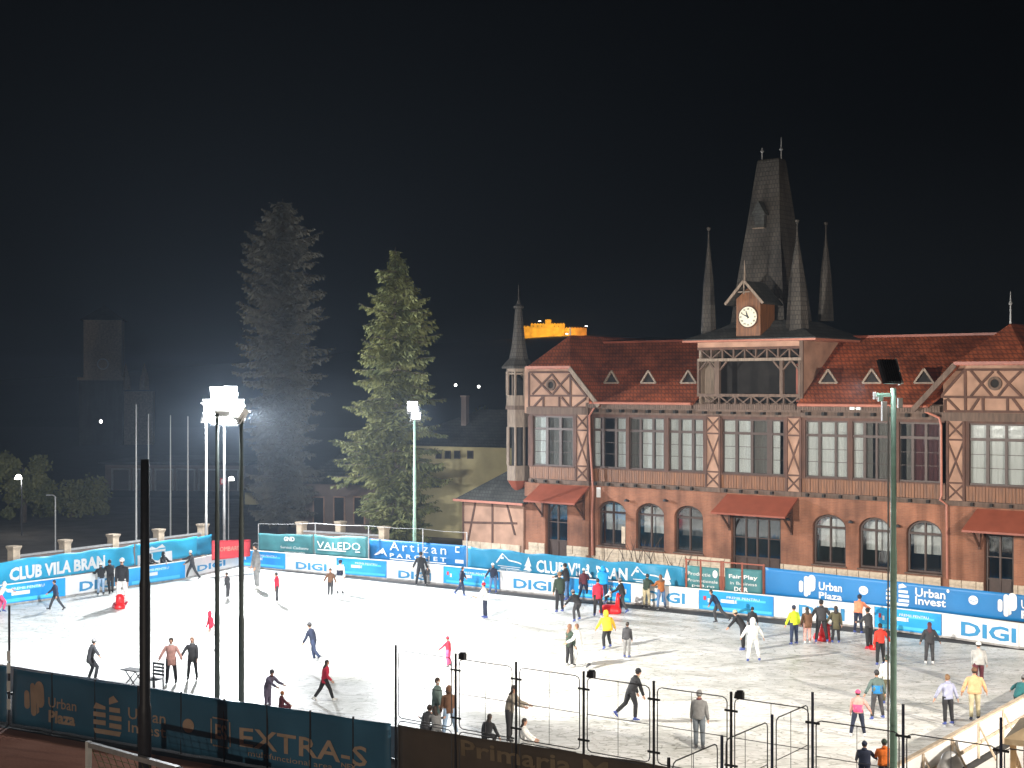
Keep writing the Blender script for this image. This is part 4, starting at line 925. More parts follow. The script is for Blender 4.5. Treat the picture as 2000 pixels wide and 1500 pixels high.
MB().bar((A+o_n*.12).to_3d()+Vector((0,0,.5)), (A+rdir.xy*L_+o_n*.12).to_3d()+Vector((0,0,.5)), .04, .1).build('brace_rail', M['stone'], RBR)
# near side low boards
NBR = empty('rink_barrier', (0,0,0)); tag(NBR, 'near side rink boards hidden low behind the dark fence banners', 'barrier')
for A, B in ((NL.xy, MID.xy), (MID.xy, NR.xy)):
    Lq = (B-A).length; n = int(Lq/3); 
    for k in range(n): Ban('board_panel', None, 'board_w', A+(B-A)*(k/n), A+(B-A)*((k+.995)/n), .02, .98, amp=0, parent=NBR, th=.04)
# --- banners beyond the boards
def line(px0, py0, z0, px1, py1, z1): return P(px0, py0, z0), P(px1, py1, z1)
# left banner, 1.4 m outside the boards
A, B = perp(LP[1], LP[-1], 1.2)
def on_line(A, B, px):
    t_ = (B-A).normalized(); n = Vector((t_.y, -t_.x)); r_ = Vector(((px-1000)/F, 1)); return r_*(A.dot(n)/r_.dot(n))
def ztop(q, py): return CH-(py-750)/F*q.y
def banner_on(A, B, px0, py0, px1, py1, name, label, mt, zb, **k):
    a, b = on_line(A, B, px0), on_line(A, B, px1); return Ban(name, label, mt, a, b, zb, ztop(a, py0), zb, ztop(b, py1), **k)
b = banner_on(A, B, -30, 1100, 262, 1063, 'advertising_banner', 'sky-blue banner with large white club lettering behind the left boards', 'ban_cyan', .85, amp=.05, sag=.10, seed=1)
b.text('CLUB VILA BRAN', 18, 1122, 204, 27, 'ink_w', .045); b.text('HOTEL  RESTAURANT  SPA', 45, 1141, 160, 5)
b = banner_on(A, B, 264, 1063, 385, 1047, 'advertising_banner', 'sky-blue banner with a white house drawing behind the two spectators', 'ban_cyan', .85, amp=.04, sag=.06, seed=2)
b.poly([[(0,0),(1,0),(1,.55),(0,.55)], [(.1,.6),(.8,.6),(.8,.72),(.1,.72)], [(.2,.75),(.4,.95),(.6,.75)], [(.5,.8),(.7,1.0),(.8,.8)]], 268, 1087, 336, 36)
b = banner_on(A, B, 386, 1050, 413, 1043, 'advertising_banner', 'short crumpled teal banner at the far left corner', 'ban_teal', .85, amp=.09, seed=3)
A1, B1 = perp(LP[-1], BP[1], 1.3); a, q = P(414, 1056, 2.1), P(489, 1057, 1.9)
b = Ban('advertising_banner', 'red banner with faded pale lettering at the far corner', 'ban_red', (a.x, a.y), (q.x, q.y), .95, 2.1, 1.0, 2.0, amp=.03, seed=4); b.text('LOMBARD', 424, 1073, 470, 9, 'ink_tan')
A, B = perp(BP[0], BP[4], 1.2)
b = banner_on(A, B, 505, 1041, 612, 1044, 'advertising_banner', 'green-teal mesh banner with a small white logo beside the red banner', 'ban_green', .9, amp=.03, sag=.05, seed=5)
b.text('GND', 555, 1052, 576, 9, 'ink_w', .05); b.text('Servicii Cadastru', 548, 1068, 602, 5); b.text('topografie', 556, 1077, 596, 3)
b = banner_on(A, B, 614, 1044, 719, 1048, 'advertising_banner', 'green-teal mesh banner with underlined angular white lettering', 'ban_green', .9, amp=.03, sag=.09, seed=6)
b.text('VALEDO', 620, 1063, 704, 14, 'ink_w', .0); b.poly([[(0,0),(1,0),(1,1),(0,1)]], 621, 1073, 703, 2)
A, B = perp(BP[3], BP[6], 1.1)
b = banner_on(A, B, 722, 1052, 912, 1066, 'advertising_banner', 'royal-blue banner with widely spaced white letters and a mountain', 'ban_blue', .9, amp=.02, seed=7)
b.text('Artizan', 762, 1066, 872, 17, 'ink_w', .0, sp=1.35); b.text('PARCHET', 762, 1084, 872, 8, 'ink_w', .02, sp=1.6); b.poly(MOUNT, 731, 1077, 757, 17); b.poly([[(0,0),(1,0),(1,1),(0,1)]], 762, 1091, 872, 2); b.text('Parchet natural si laminat', 764, 1096, 868, 4)
b.poly([[(0,0),(1,0),(1,1),(0,1)], ], 890, 1096, 906, 7); b.poly([[(0,0),(1,0),(1,.2),(.2,.2),(.2,.8),(1,.8),(1,1),(0,1)]], 890, 1073, 898, 12)
A, B = perp(BP[5], BP[8], 1.0)
b = banner_on(A, B, 914, 1067, 1338, 1107, 'advertising_banner', 'long teal banner with large white club lettering between two house drawings', 'ban_teal', .95, amp=.07, sag=.12, seed=8)
b.text('CLUB VILA BRAN', 1047, 1105, 1226, 25, 'ink_w', .025); b.poly(HOUSE, 970, 1093, 1039, 30); b.poly(HOUSE, 1232, 1119, 1311, 32); b.text('HOTEL RESTAURANT EVENIMENTE', 975, 1112, 1036, 4)
fr_A, fr_B = perp(BP[7], BP[9], 1.0)
b = banner_on(fr_A, fr_B, 1342, 1104, 1404, 1110, 'advertising_banner', 'small teal framed banner with three lines of white text and a rounded symbol', 'ban_green', .95, amp=.02, seed=9)
b.text('Productie', 1344, 1119, 1388, 7); b.text('Promotionale', 1344, 1132, 1402, 6); b.text('pe8.ro', 1352, 1143, 1396, 7); b.poly([disc(.5,.5,.5,.5)], 1392, 1121, 1402, 15)
b = banner_on(fr_A, fr_B, 1416, 1109, 1488, 1113, 'advertising_banner', 'torn teal framed banner with white slogan lettering', 'ban_green', .95, amp=.04, sag=.05, seed=10)
b.text('Fair Play', 1424, 1126, 1480, 10, 'ink_w', .02); b.text('in Business', 1426, 1138, 1478, 6); b.text('DGR', 1434, 1150, 1462, 9, 'ink_w', .03)
FR_ = empty('banner_frame', (0,0,0)); tag(FR_, 'rust-red steel frame holding the two small teal banners', 'frame')
for px in (1340, 1368, 1408, 1412, 1449, 1491):
    q = on_line(fr_A, fr_B, px)+Vector((-.0,-.06)); MB().box(q.x-.04, q.x+.04, q.y-.04, q.y+.04, .2, 2.45).build('post', M['redmetal'], FR_)
q0, q1 = on_line(fr_A, fr_B, 1338), on_line(fr_A, fr_B, 1493)
for z in (.9, 2.4): MB().bar((q0.x, q0.y-.1, z), (q1.x, q1.y-.1, z), .06, .06).build('rail', M['redmetal'], FR_)
A, B = perp(BP[8], BP[12], 1.0)
B2 = B+(B-A).normalized()*9
b = banner_on(A, B, 1495, 1108, 2090, 1172, 'advertising_banner', 'long royal-blue banner with white property company lettering and tennis balls', 'ban_blue', 1.0, amp=.012, seed=11)
b.poly(UP, 1560, 1143, 1596, 42, 'ink_w', 'logo'); b.text('Urban', 1600, 1144, 1645, 16, 'ink_w', .02); b.text('Plaza', 1600, 1162, 1645, 13, 'ink_w', .02)
b.poly(UI, 1731, 1158, 1776, 44, 'ink_w', 'logo'); b.text('Urban', 1788, 1156, 1847, 17, 'ink_w', .02); b.text('Invest', 1788, 1172, 1848, 16, 'ink_w', .02); b.poly([disc(.5,.5,.5,.5,10)], 1849, 1154, 1855, 7)
b.poly([disc(.5,.5,.5,.5)], 1678, 1152, 1696, 17); b.poly([disc(.5,.5,.5,.5)], 1892, 1171, 1911, 18)
b.poly([[(0,.45),(.5,.25),(1,.5),(1,.58),(.5,.35),(0,.55)]], 1679, 1152, 1695, 12, 'ban_blue', 'logo', .04); b.poly([[(0,.45),(.5,.25),(1,.5),(1,.58),(.5,.35),(0,.55)]], 1893, 1171, 1910, 12, 'ban_blue', 'logo', .04)
b.poly(UP, 1948, 1180, 1990, 46, 'ink_w', 'logo'); b.text('Urban', 1995, 1180, 2045, 17, 'ink_w', .02); b.text('Plaza', 1995, 1200, 2045, 16, 'ink_w', .045)
# wire mesh screen fence above the far banners
WF = empty('wire_fence', (0,0,0)); tag(WF, 'thin grey wire fence with slim posts above the green banners', 'fence')
A, B = perp(BP[0], BP[6], 1.35)
pr = None
for px, py in ((505,1023),(616,1022),(720,1027),(826,1033),(912,1040)):
    q = on_line(A, B, px); z = ztop(q, py); MB().tube([(q.x,q.y,0), (q.x,q.y,z)], .035, 6).build('post', M['steel_grey'], WF); cur = Vector((q.x, q.y, z))
    if pr is not None:
        MB().tube([pr, pr.lerp(cur, .5)-Vector((0,0,.05)), cur], .012, 4).build('rail', M['steel_grey'], WF)
    pr = cur
# ------------------------------------------------------------------ near fence with dark banners
M['steel_dk2'] = mat('grey_fence_steel', (.11,.11,.12), .5, .2, 6)
NFp = [P(-70, 1292.5, 1.86), P(765, 1413, 1.86)]
NA, NB = NFp[0].xy, NFp[1].xy
NF = empty('sports_fence', (0,0,0)); tag(NF, 'tall black steel fence of framed panels in front of the rink', 'fence')
b = banner_on(NA, NB, 25, 1306, 764, 1412.5, 'advertising_banner', 'long dark blue banner with company lettering toned tan as back-lit on the near fence', 'ban_navy', .06, amp=.035, sag=.03, seed=21)
b.poly(UP, 47, 1362, 92, 68, 'ink_tan'); b.text('Urban', 96, 1371, 150, 20, 'ink_tan', .01); b.text('Plaza', 96, 1398, 148, 24, 'ink_tan', .04)
b.poly(UI, 184, 1391, 238, 78, 'ink_tan'); b.text('Urban', 252, 1392, 326, 22, 'ink_tan', .01); b.text('Invest', 252, 1418, 326, 22, 'ink_tan', .01)
b.poly([disc(.5,.5,.5,.5)], 359, 1415, 381, 27, 'ink_tan')
b.poly([[(.1,0),(.9,0),(.9,.05),(.1,.05)], [(.1,.95),(.9,.95),(.9,1),(.1,1)], [(0,.08),(.06,.08),(.06,.92),(0,.92)], [(.94,.08),(1,.08),(1,.92),(.94,.92)]], 411, 1427, 452, 58, 'ink_tan'); b.text('ES', 420, 1427, 444, 30, 'ink_tan', .03)
b.text('EXTRA-S', 470, 1438, 718, 38, 'ink_tan', .015, sp=1.05); b.text('multifunctional area', 486, 1470, 650, 11, 'ink_tan'); b.text('NEX', 668, 1493, 698, 9, 'ink_tan', .02)
banner_on(NA, NB, -60, 1293, 12, 1302, 'advertising_banner', 'plain dark banner left of the white-marked fence post', 'ban_navy', .06, amp=.03, seed=22)
q0 = P(770, 1414, 1.86); PA, PB = P(778, 1271, 3.85).xy, P(1945, 1437, 3.85).xy
b = banner_on(PA, PB, 775, 1416, 1560, 1535, 'advertising_banner', 'long faded brown banner with worn ochre lettering on the near fence', 'ban_brown', .06, amp=.04, sag=.02, seed=23)
b.text('Primaria Municipiului', 902, 1464, 1500, 42, 'ink_br', .02)
# posts and framed panels
def npost(px, line, top, mt='black', r=.027, clamps=()):
    q = on_line(*line, px); s = MB(); s.tube([(q.x, q.y, 0), (q.x, q.y, top)], r, 8); o = s.build('post', M[mt], NF)
    for z in clamps:
        t_ = (line[1]-line[0]).normalized(); c = MB(); c.bar((q.x-t_.x*.17, q.y-t_.y*.17, z), (q.x+t_.x*.17, q.y+t_.y*.17, z), .035, .05); c.build('clamp', M['black'], o)
    return q
def frame(a, b, z0, z1, mid=True, vert=.5, mt='black'):
    t_ = (b-a).normalized(); c = .12; w = .014
    def p(d, z): q = a+t_*d; return Vector((q.x, q.y, z))
    L = (b-a).length
    pts = [p(c, z0), p(L-c, z0), p(L-.03, z0+.04), p(L, z0+c), p(L, z1-c), p(L-.03, z1-.04), p(L-c, z1), p(c, z1), p(.03, z1-.04), p(0, z1-c), p(0, z0+c), p(.03, z0+.04), p(c, z0)]
    s = MB().tube(pts, w, 6); o = s.build('panel_frame', M['steel_dk2'], NF)
    if mid: MB().tube([p(0, (z0+z1)/2), p(L, (z0+z1)/2)], .010, 5).build('panel_rail', M['steel_dk2'], NF)
    if vert: MB().tube([p(L*vert, z0), p(L*vert, z1)], .008, 5).build('panel_rod', M['steel_dk2'], NF)
LN = (PA, PB); pp = [773, 890, 1008, 1140, 1277, 1428, 1587, 1764, 1955, 2160]
for i, px in enumerate(pp): npost(px, LN, 4.0 if px < 1500 else 4.25, 'navy' if px > 1500 else 'black', .033, () if i == 0 else (2.25, 3.55))
for i in range(len(pp)-1):
    a, c = on_line(*LN, pp[i]+(5 if i == 0 else 7)), on_line(*LN, pp[i+1]-8); frame(a, c, 1.98, 3.86 if i < 6 else 3.62); frame(a, c, .15, 1.9, False, None)
for px in (18,): npost(px, (NA, NB), 3.95 if px == 18 else 3.9, 'black', .04)
for k in range(1, 9): npost(18+k*84, (NA, NB), 1.9, 'black', .03)
q = on_line(NA, NB, 18); 
for z in (.5, 1.1, 1.7, 2.1): MB().box(q.x-.06, q.x+.06, q.y-.06, q.y-.045, z, z+.35).build('reflector_strip', M['white'], NF)
# side run of the fence coming towards the viewer
GA, GB_ = P(1587, 1365, 3.95).xy, P(1308, 1482, 3.95).xy
sp = [1587, 1508, 1410, 1306]
for i, px in enumerate(sp[1:]): npost(px, (GB_, GA), 3.98, 'navy' if px > 1400 else 'black', .033)
for i in range(3):
    a, c = on_line(GA, GB_, sp[i]-9), on_line(GA, GB_, sp[i+1]+8); frame(c, a, 1.98, 3.86, True, .45); 
# little spotlights clamped on the fence posts
for px, lab in ((890, 'second'), (1140, 'fourth'), (1428, 'sixth')):
    q = on_line(*LN, px); r0 = empty('fence_spotlight', (q.x+.14, q.y-.05, 3.93), -.6); tag(r0, 'small black spotlight clamped to the top of the %s fence post' % lab, 'spotlight', 'small spotlights on the near fence')
    r0.scale = (.72,)*3; MB().box(-.04, .22, -.1, .08, -.1, .12).lathe((.1, 0, 0), [(.1, .12), (.12, .16)], 10).build('housing', M['black'], r0); MB().tube([(-.12, .02, -.12), (-.08, .02, .06), (0, 0, .05)], .02, 6).build('bracket', M['black'], r0)
# ------------------------------------------------------------------ masts and poles
def mast(x, y, top, r0_, r1_, mt, label, name='floodlight_mast', cat='mast', group=None, sections=True):
    root = empty(name, (x, y, 0)); tag(root, label, cat, group)
    pts, rs = [(0,0,0)], [r0_]
    if sections:
        for k in (1, 2):
            z = top*k/3; rr = r0_+(r1_-r0_)*k/3; pts += [(0,0,z-.12), (0,0,z), (0,0,z+.12)]; rs += [rr*1.12, rr*1.12, rr*.94]
    pts.append((0,0,top)); rs.append(r1_)
    MB().tube(pts, rs, 14).build('pole', M[mt], root, True); MB().lathe((0,0,0), [(r0_*2, 0), (r0_*2, .03), (r0_*1.1, .05)], 12).build('base_plate', M[mt], root)
    return root
def head(root, off, aim, w=.55, h=.5, lit=True, fins=True, mt='steel_grey', tilt=.6, lm='lens'):
    """floodlight: housing, glowing lens, yoke. aim = heading in the ground plane (angle from +x)"""
    f = empty('floodlight', off, aim-math.pi/2); f.parent = root; f.rotation_euler.x = -tilt
    MB().box(-w/2, w/2, -.24, 0, -h/2, h/2).box(-w/2-.03, w/2+.03, 0, .03, -h/2-.03, -h/2+.02).box(-w/2-.03, w/2+.03, 0, .03, h/2-.02, h/2+.03).build('housing', M[mt], f)
    MB().box(-w/2+.03, w/2-.03, .004, .012, -h/2+.03, h/2-.03).build('lens', M[lm if lit else 'glass'], f)
    MB().bar((-w/2-.05, -.1, 0), (-w/2-.05, -.1, -h/2-.15), .04, .04).bar((w/2+.05, -.1, 0), (w/2+.05, -.1, -h/2-.15), .04, .04).bar((-w/2-.05, -.1, -h/2-.15), (w/2+.05, -.1, -h/2-.15), .04, .04).build('yoke', M[mt], f)
    return f
# far left corner: floodlights multiplied and enlarged to stand for lamp glare
mc = mast(-17.9, 87.6, 10.7, .09, .06, 'steel_grey', 'slim grey mast at the far left corner carrying floodlights enlarged to mimic glare', group='floodlight masts')
MB().bar((-1.0, 0, 9.95), (1.3, 0, 9.95), .1, .1).bar((-1.0, 0, 9.1), (1.3, 0, 9.1), .1, .1).build('crossarm', M['steel_grey'], mc)
for i, (dx, z, a) in enumerate(((-.42, 10.72, -98), (.42, 10.76, -78), (-.85, 9.95, -98), (.0, 10.0, -84), (.85, 9.95, -66), (-.38, 9.2, -95), (.45, 9.18, -75))):
    head(mc, (dx, -.25, z), R(a), .80, .78, True, tilt=.3)
m405 = mast(-18.9, 87.0, 9.6, .085, .06, 'white', 'white slim mast beside the blinding floodlight cluster', group='floodlight masts')
head(m405, (0, -.2, 9.95), R(160), .5, .45, False, mt='white'); head(m405, (.1, -.2, 9.2), R(-60), .5, .5, True, mt='white', lm='lens_dim')
# near left pair of masts
mA = mast(*MAST_A, 10.3, .10, .06, 'steel_backlit', 'dark slim mast, left one of the close pair standing by the near boards', group='floodlight masts')
mB = mast(*MAST_B, 10.1, .105, .065, 'steel_backlit', 'green slim mast, right one of the close pair standing by the near boards', group='floodlight masts')
head(mA, (.1, .25, 10.4), R(110), .5, .4, True, mt='white'); head(mB, (.0, .25, 10.2), R(40), .5, .4, True, mt='white')  # housings coloured white to merge into the cluster's glare
# far side mast, lit towards the viewer
mf = mast(-5.85, 84.6, 9.4, .11, .07, 'steel_green', 'slim mast with one bright floodlight in front of the shorter spruce', group='floodlight masts')
head(mf, (-.1, -.25, 9.95), R(-95), .62, .62, True, tilt=.3); head(mf, (.12, -.25, 9.4), R(-70), .5, .45, True, tilt=.4)
# right near mast, seen from behind
q = PD(1745, 750, 32.3)
mr = mast(q.x, q.y, 11.2, .085, .062, 'steel_green', 'pale green mast with a black-backed floodlight in front of the right side of the rink', group='floodlight masts')
f = empty('floodlight', (-.12, .0, 11.55), R(35)); f.parent = mr; f.rotation_euler.x = -.35; f.scale = (.85,)*3
MB().box(-.34, .30, -.10, .0, -.32, .36).build('housing', M['black'], f)
for k in range(7): MB().box(-.32+k*.09, -.30+k*.09, -.17, -.10, -.3, .34).build('cooling_fin', M['black'], f)
MB().box(.30, .36, -.12, .03, -.34, .0).box(.31, .37, -.12, .03, .04, .38).build('lit_edge_strip', M['white'], f); MB().box(-.3, .27, .004, .012, -.28, .32).build('lens', M['lens'], f)  # white side strips paint the housing edges as lit
MB().bar((-.42, 0, 11.05), (.06, 0, 11.05), .06, .09).bar((-.3, 0, 11.05), (-.3, 0, 10.9), .1, .1).build('crossarm', M['steel_green'], mr)
MB().box(-.27, -.16, -.06, .06, 10.45, 10.9).build('ballast_box', M['white'], mr); MB().box(.1, .2, -.05, .05, 10.75, 10.98).build('junction_box', M['white'], mr); MB().box(-.46, -.40, -.05, .05, 10.95, 11.12).build('end_cap', M['white'], mr)
MB().tube([(-.12, -.02, 10.8), (-.13, -.02, 5), (-.12, -.02, 0)], .02, 6).build('cable', M['steel_grey'], mr)
# mast outside the frame on the right that lights the near right ice
mo = mast(27.0, 26.8, 10.8, .11, .07, 'steel_green', 'green floodlight mast beyond the right edge of the rink', group='floodlight masts'); head(mo, (-.1, .2, 11.0), R(135), .6, .55, True)
sl = mast(-13.2, -8.0, 9.6, .1, .06, 'steel_grey', 'street lamp behind the viewer lighting the clay court', 'street_lamp', 'street lamp'); head(sl, (.0, .15, 9.6), R(85), .5, .3, True, lm='lens_dim')
# thick black pole nearest to the viewer
q = PD(283, 750, 35.5); mk = mast(q.x, q.y, 9.4, .165, .105, 'black', 'thick black pole rising in front of the dark blue near banner', 'lamp_post', 'pole')
# flagpoles
fp = [(266,790,96),(290,808,100),(333,811,104),(367,813,100)]
for i, (px, py, D) in enumerate(fp):
    q = PD(px, py, D); o = MB().tube([(0,0,0), (0,0,q.z*.5), (0,0,q.z)], [.07,.055,.035], 8).build('flagpole', M['white'], None, loc=(q.x, q.y, 0))
    tag(o, ['white flagpole left of the thick black pole', 'white flagpole just right of the thick black pole', 'white flagpole in the middle of the group of four', 'white flagpole nearest the floodlit corner'][i], 'flagpole', 'bare white flagpoles')
# street lamps
q = PD(108, 967, 95); sl = empty('street_lamp', (q.x, q.y, 0)); tag(sl, 'thin bent street lamp, unlit, behind the left banner', 'street lamp', 'street lamps behind the left banner')
MB().tube([(0,0,0), (0,0,q.z-.1), (-.15,0,q.z), (-.35,0,q.z)], [.06,.05,.04,.04], 8).build('pole', M['steel_grey'], sl); MB().box(-.6, -.3, -.08, .08, q.z-.05, q.z+.04).build('lamp_head', M['steel_grey'], sl)
q = PD(36, 932, 105); sl = empty('street_lamp', (q.x, q.y, 0)); tag(sl, 'lit white street lamp in front of the olive tree at far left', 'street lamp', 'street lamps behind the left banner')
MB().tube([(.25,0,0), (.25,0,q.z-.1), (.1,0,q.z+.05)], .05, 8).build('pole', M['black'], sl); MB().lathe((0,0,q.z), [(.3, -.15), (.2, .1), (.08, .2)], 10).build('lamp_head', M['lens_dim'], sl)
lamp('street_light_bulb', (q.x, q.y-.1, q.z-.4), (q.x, q.y, 0), 150, (1,.98,.9), kind='POINT', rad=.15)
q = PD(452, 935, 98); sl = empty('street_lamp', (q.x, q.y, 0)); tag(sl, 'small lit white lamp between the two near masts and the flagpoles', 'street lamp', 'street lamps behind the left banner')
MB().tube([(-.2,0,0), (-.2,0,q.z+.1), (0,0,q.z+.15)], .04, 8).build('pole', M['steel_grey'], sl); MB().lathe((0,0,q.z), [(.22, -.12), (.16, .1), (.05, .16)], 10).build('lamp_head', M['lens_dim'], sl)
q = PD(436, 940, 99); o = MB().box(-.2, .2, -.05, .05, -.22, .22).build('exit_sign', M['ban_red'], None, loc=q); tag(o, 'small red and white square sign beside the small lit lamp', 'sign'); MB().box(-.11, -.02, -.07, -.051, -.15, .15).box(.04, .12, -.07, -.051, -.15, .15).build('marking', M['ink_w'], o)
MB().bar((0,0,-q.z), (0,0,-.22), .05, .05).build('post', M['steel_grey'], o)
# ------------------------------------------------------------------ small things
# slatted black chair and table on the ice
q = P(300, 1349); ch = empty('slatted_chair', q, -.5); tag(ch, 'black slatted chair on the ice beside the thick black pole', 'chair')
for k in range(4): MB().box(-.28, .28, .24-k*.0, .27, .52+k*.13, .6+k*.13).build('back_slat', M['black'], ch)
for k in range(4): MB().box(-.28, .28, -.25+k*.125, -.15+k*.125, .42, .45).build('seat_slat', M['black'], ch)
for x in (-.25, .25):
    for y in (-.22, .24): MB().bar((x, y, 0), (x*.9, y, .98 if y > 0 else .62), .035, .035).build('leg', M['black'], ch)
q = P(262, 1345); ch = empty('folding_table', q, -.5); tag(ch, 'small black folding table left of the slatted chair', 'table')
MB().box(-.45, .45, -.25, .25, .68, .72).build('table_top', M['black'], ch)
for x in (-.4, .4):
    for y in (-.2, .2): MB().bar((x, y, 0), (-x*.6, y, .68), .03, .03).build('leg', M['black'], ch)
# white goal frame on the clay
q = P(173, 1448, 2.0); D0 = q.y; q2 = PD(352, 750, D0-2.4); gl = empty('goal_frame', (q.x, q.y, 0), math.atan2(q2.y-q.y, q2.x-q.x)); Lg = (q2.xy-q.xy).length
tag(gl, 'white post and crossbar of a goal with an olive net on the clay', 'goal')
MB().box(-.06, .06, -.06, .06, 0, 2.0).build('post', M['white'], gl); MB().box(Lg-.06, Lg+.06, -.06, .06, 0, 1.98).build('post', M['greywood'], gl); MB().box(.061, Lg-.061, -.06, .06, 1.86, 1.99).build('crossbar', M['steel_grey'], gl)
s = MB()
for k in range(13): s.bar((.1+k*(Lg-.2)/12, .02, 1.86), (.1+k*(Lg-.2)/12, .8, 0), .012, .012)
for k in range(10): s.bar((.06, .02+.078*k, 1.86*(1-k/10)), (Lg-.06, .02+.078*k, 1.86*(1-k/10)), .012, .012)
tag(s.build('net', M['needles'], gl), kind='stuff')
for x in (1.9, 2.9): MB().box(x, x+.9, .25, .3, .9, 1.5).build('net_patch', M['ban_green'], gl)
# kiosk with tan canvas roof by the right boards
q = P(2012, 1500, 1.2); kz = empty('wooden_kiosk', (q.x+1.25, q.y+1.0, -.15), -.5); tag(kz, 'timber stall with a tan canvas roof outside the right boards', 'kiosk')
MB().add([(-1.3,-1.3,2.0), (1.3,-1.3,2.0), (1.3,1.3,2.0), (-1.3,1.3,2.0), (0,0,2.75)], [(0,1,4), (1,2,4), (2,3,4), (3,0,4)]).add([(-1.3,-1.3,1.85), (1.3,-1.3,1.85), (1.3,-1.3,2.0), (-1.3,-1.3,2.0)], [(0,1,2,3)]).add([(-1.3,-1.3,1.85), (-1.3,1.3,1.85), (-1.3,1.3,2.0), (-1.3,-1.3,2.0)], [(3,2,1,0)]).build('canvas_roof', M['tan'], kz)
for x in (-1.1, 1.1):
    for y in (-1.1, 1.1): MB().box(x-.07, x+.07, y-.07, y+.07, 0, 1.95).build('post', M['rawwood'], kz)
for k in range(9): MB().box(-1.04, 1.04, -1.12, -1.09, .05+k*.12, .155+k*.12).build('plank', M['rawwood'], kz)
MB().bar((-1.1,-1.15,.2), (1.0,-1.15,1.9), .08, .12).bar((-1.15, -1.1, 1.8), (-1.15, 1.1, .3), .08, .12).build('brace', M['rawwood'], kz)
q = P(1815, 1487, .9); tp = MB().lathe((0,0,0), [(.55,-.7), (.5,-.35), (.33,.1), (.2,.4), (.05,.5)], 9, 0, .5).build('folded_tarpaulin', M['steel_grey'], None, loc=(q.x+.5, q.y-.2, .75), smooth=True)
tag(tp, 'grey bundled tarpaulin against the outside of the right boards', 'tarpaulin')
# skating aids
def sled(px, py, label, s_=1.0, rz=0, rider=False):
    r0 = empty('skating_aid', P(px, py), rz); r0.scale = (s_,)*3; tag(r0, label, 'skating aid', 'plastic skating aids')
    MB().loft([[Vector((x*w, y*l, z)) for x, y in ((-1,-.7),(-.7,-1),(.7,-1),(1,-.7),(1,.8),(.5,1.1),(-.5,1.1),(-1,.8))] for w, l, z in ((.34,.5,.0),(.36,.52,.12),(.30,.42,.34),(.2,.25,.4))]).build('body', M['plastic_red'], r0, True)
    MB().loft([[Vector((x*w, -.35+y*l, z)) for x, y in ((-1,-1),(1,-1),(1,1),(-1,1))] for w, l, z in ((.30,.1,.3),(.26,.08,.75),(.2,.06,.95),(.1,.05,1.0))]).build('back', M['plastic_red'], r0, True)
    MB().tube([(-.28,-.35,.85), (-.3,-.5,.9), (.3,-.5,.9), (.28,-.35,.85)], .025, 6).build('handle', M['plastic_red'], r0)
    return r0
M['plastic_red'] = mat('red_plastic', (.70,.015,.02), .35, .08)
sled(1193, 1197, 'red skating sled carrying a small child beside the far boards', 1.0, 1.4)
sled(1606, 1250, 'red plastic skating aid pushed by the tall man in black', .8, .2)
sled(1702, 1268, 'red plastic skating aid with the child in red skates', .45, 1.2)
sled(232, 1188, 'red skating aid lying in front of the left boards', .75, .5)
# ------------------------------------------------------------------ thin volume added for lens veil and glow round the lamps
hz = MB().box(-1400, 1400, -50, 2500, -5, 56).build('added_haze', bpy.data.materials.new('veil_glow_volume'))
hm = hz.data.materials[0]; hm.use_nodes = True; nt = hm.node_tree; nt.nodes.clear()
pv = nt.nodes.new('ShaderNodeVolumePrincipled'); pv.inputs['Color'].default_value = (.62,.78,1,1); pv.inputs['Density'].default_value = .00055; pv.inputs['Anisotropy'].default_value = .3
oo = nt.nodes.new('ShaderNodeOutputMaterial'); nt.links.new(pv.outputs[0], oo.inputs['Volume']); tag(hz, kind='stuff')
# ------------------------------------------------------------------ people
_fab = {}
def fabric(col, kind='cloth'):
    k = (tuple(round(c, 3) for c in col), kind)
    if k not in _fab:
        _fab[k] = mat(kind+'_%02x%02x%02x' % tuple(int(c*255) for c in col), col, .85 if kind != 'hair' else .6, .22, 7, .35, 9)
    return _fab[k]
C = dict(black=(.018,.018,.021), char=(.045,.045,.05), navy=(.014,.02,.045), dkblue=(.022,.034,.075), grey=(.20,.20,.20), lgrey=(.45,.45,.44), white=(.78,.78,.76), pink=(.62,.34,.30), hotpink=(.75,.09,.22),
         red=(.48,.02,.05), maroon=(.10,.02,.03), orange=(.75,.17,.02), coral=(.80,.26,.14), yellow=(.85,.50,.03), neon=(.65,.85,.03), teal=(.02,.14,.15), tealgrey=(.11,.16,.15), cyan=(.01,.34,.80), brown=(.16,.08,.045),
         rust=(.36,.12,.03), olive=(.10,.09,.05), khaki=(.42,.37,.24), jeans=(.09,.17,.32), ltjeans=(.30,.42,.58), lilac=(.36,.38,.52), peach=(.80,.42,.22), green=(.03,.05,.035), mauve=(.12,.10,.15), hairb=(.03,.018,.012), hairl=(.20,.11,.05), blueskate=(.06,.09,.30), midblue=(.02,.22,.55), camo=(.30,.26,.21))
def ell(c, t, side, rx, ry, n=12, pw=1.0):
    t = t.normalized(); x = (side-t*side.dot(t)).normalized(); y = t.cross(x)
    return [c+x*rx*math.cos(2*math.pi*k/n)+y*ry*math.sin(2*math.pi*k/n) for k in range(n)]
LEGS = dict(stand=((3,4,4),(-2,4,4)), wide=((6,8,10),(-4,8,10)), stride=((26,10,4),(-22,14,5)), glide=((14,22,5),(-18,30,7)), walk=((18,8,3),(-16,20,3)), bent=((38,50,8),(20,42,8)), push=((30,36,4),(-28,12,12)), kick=((22,34,2),(-34,22,10)), kneel=((80,140,8),(20,110,8)), sit=((85,88,10),(80,80,10)), together=((2,3,1),(0,3,1)), lunge=((34,30,10),(-20,20,14)))
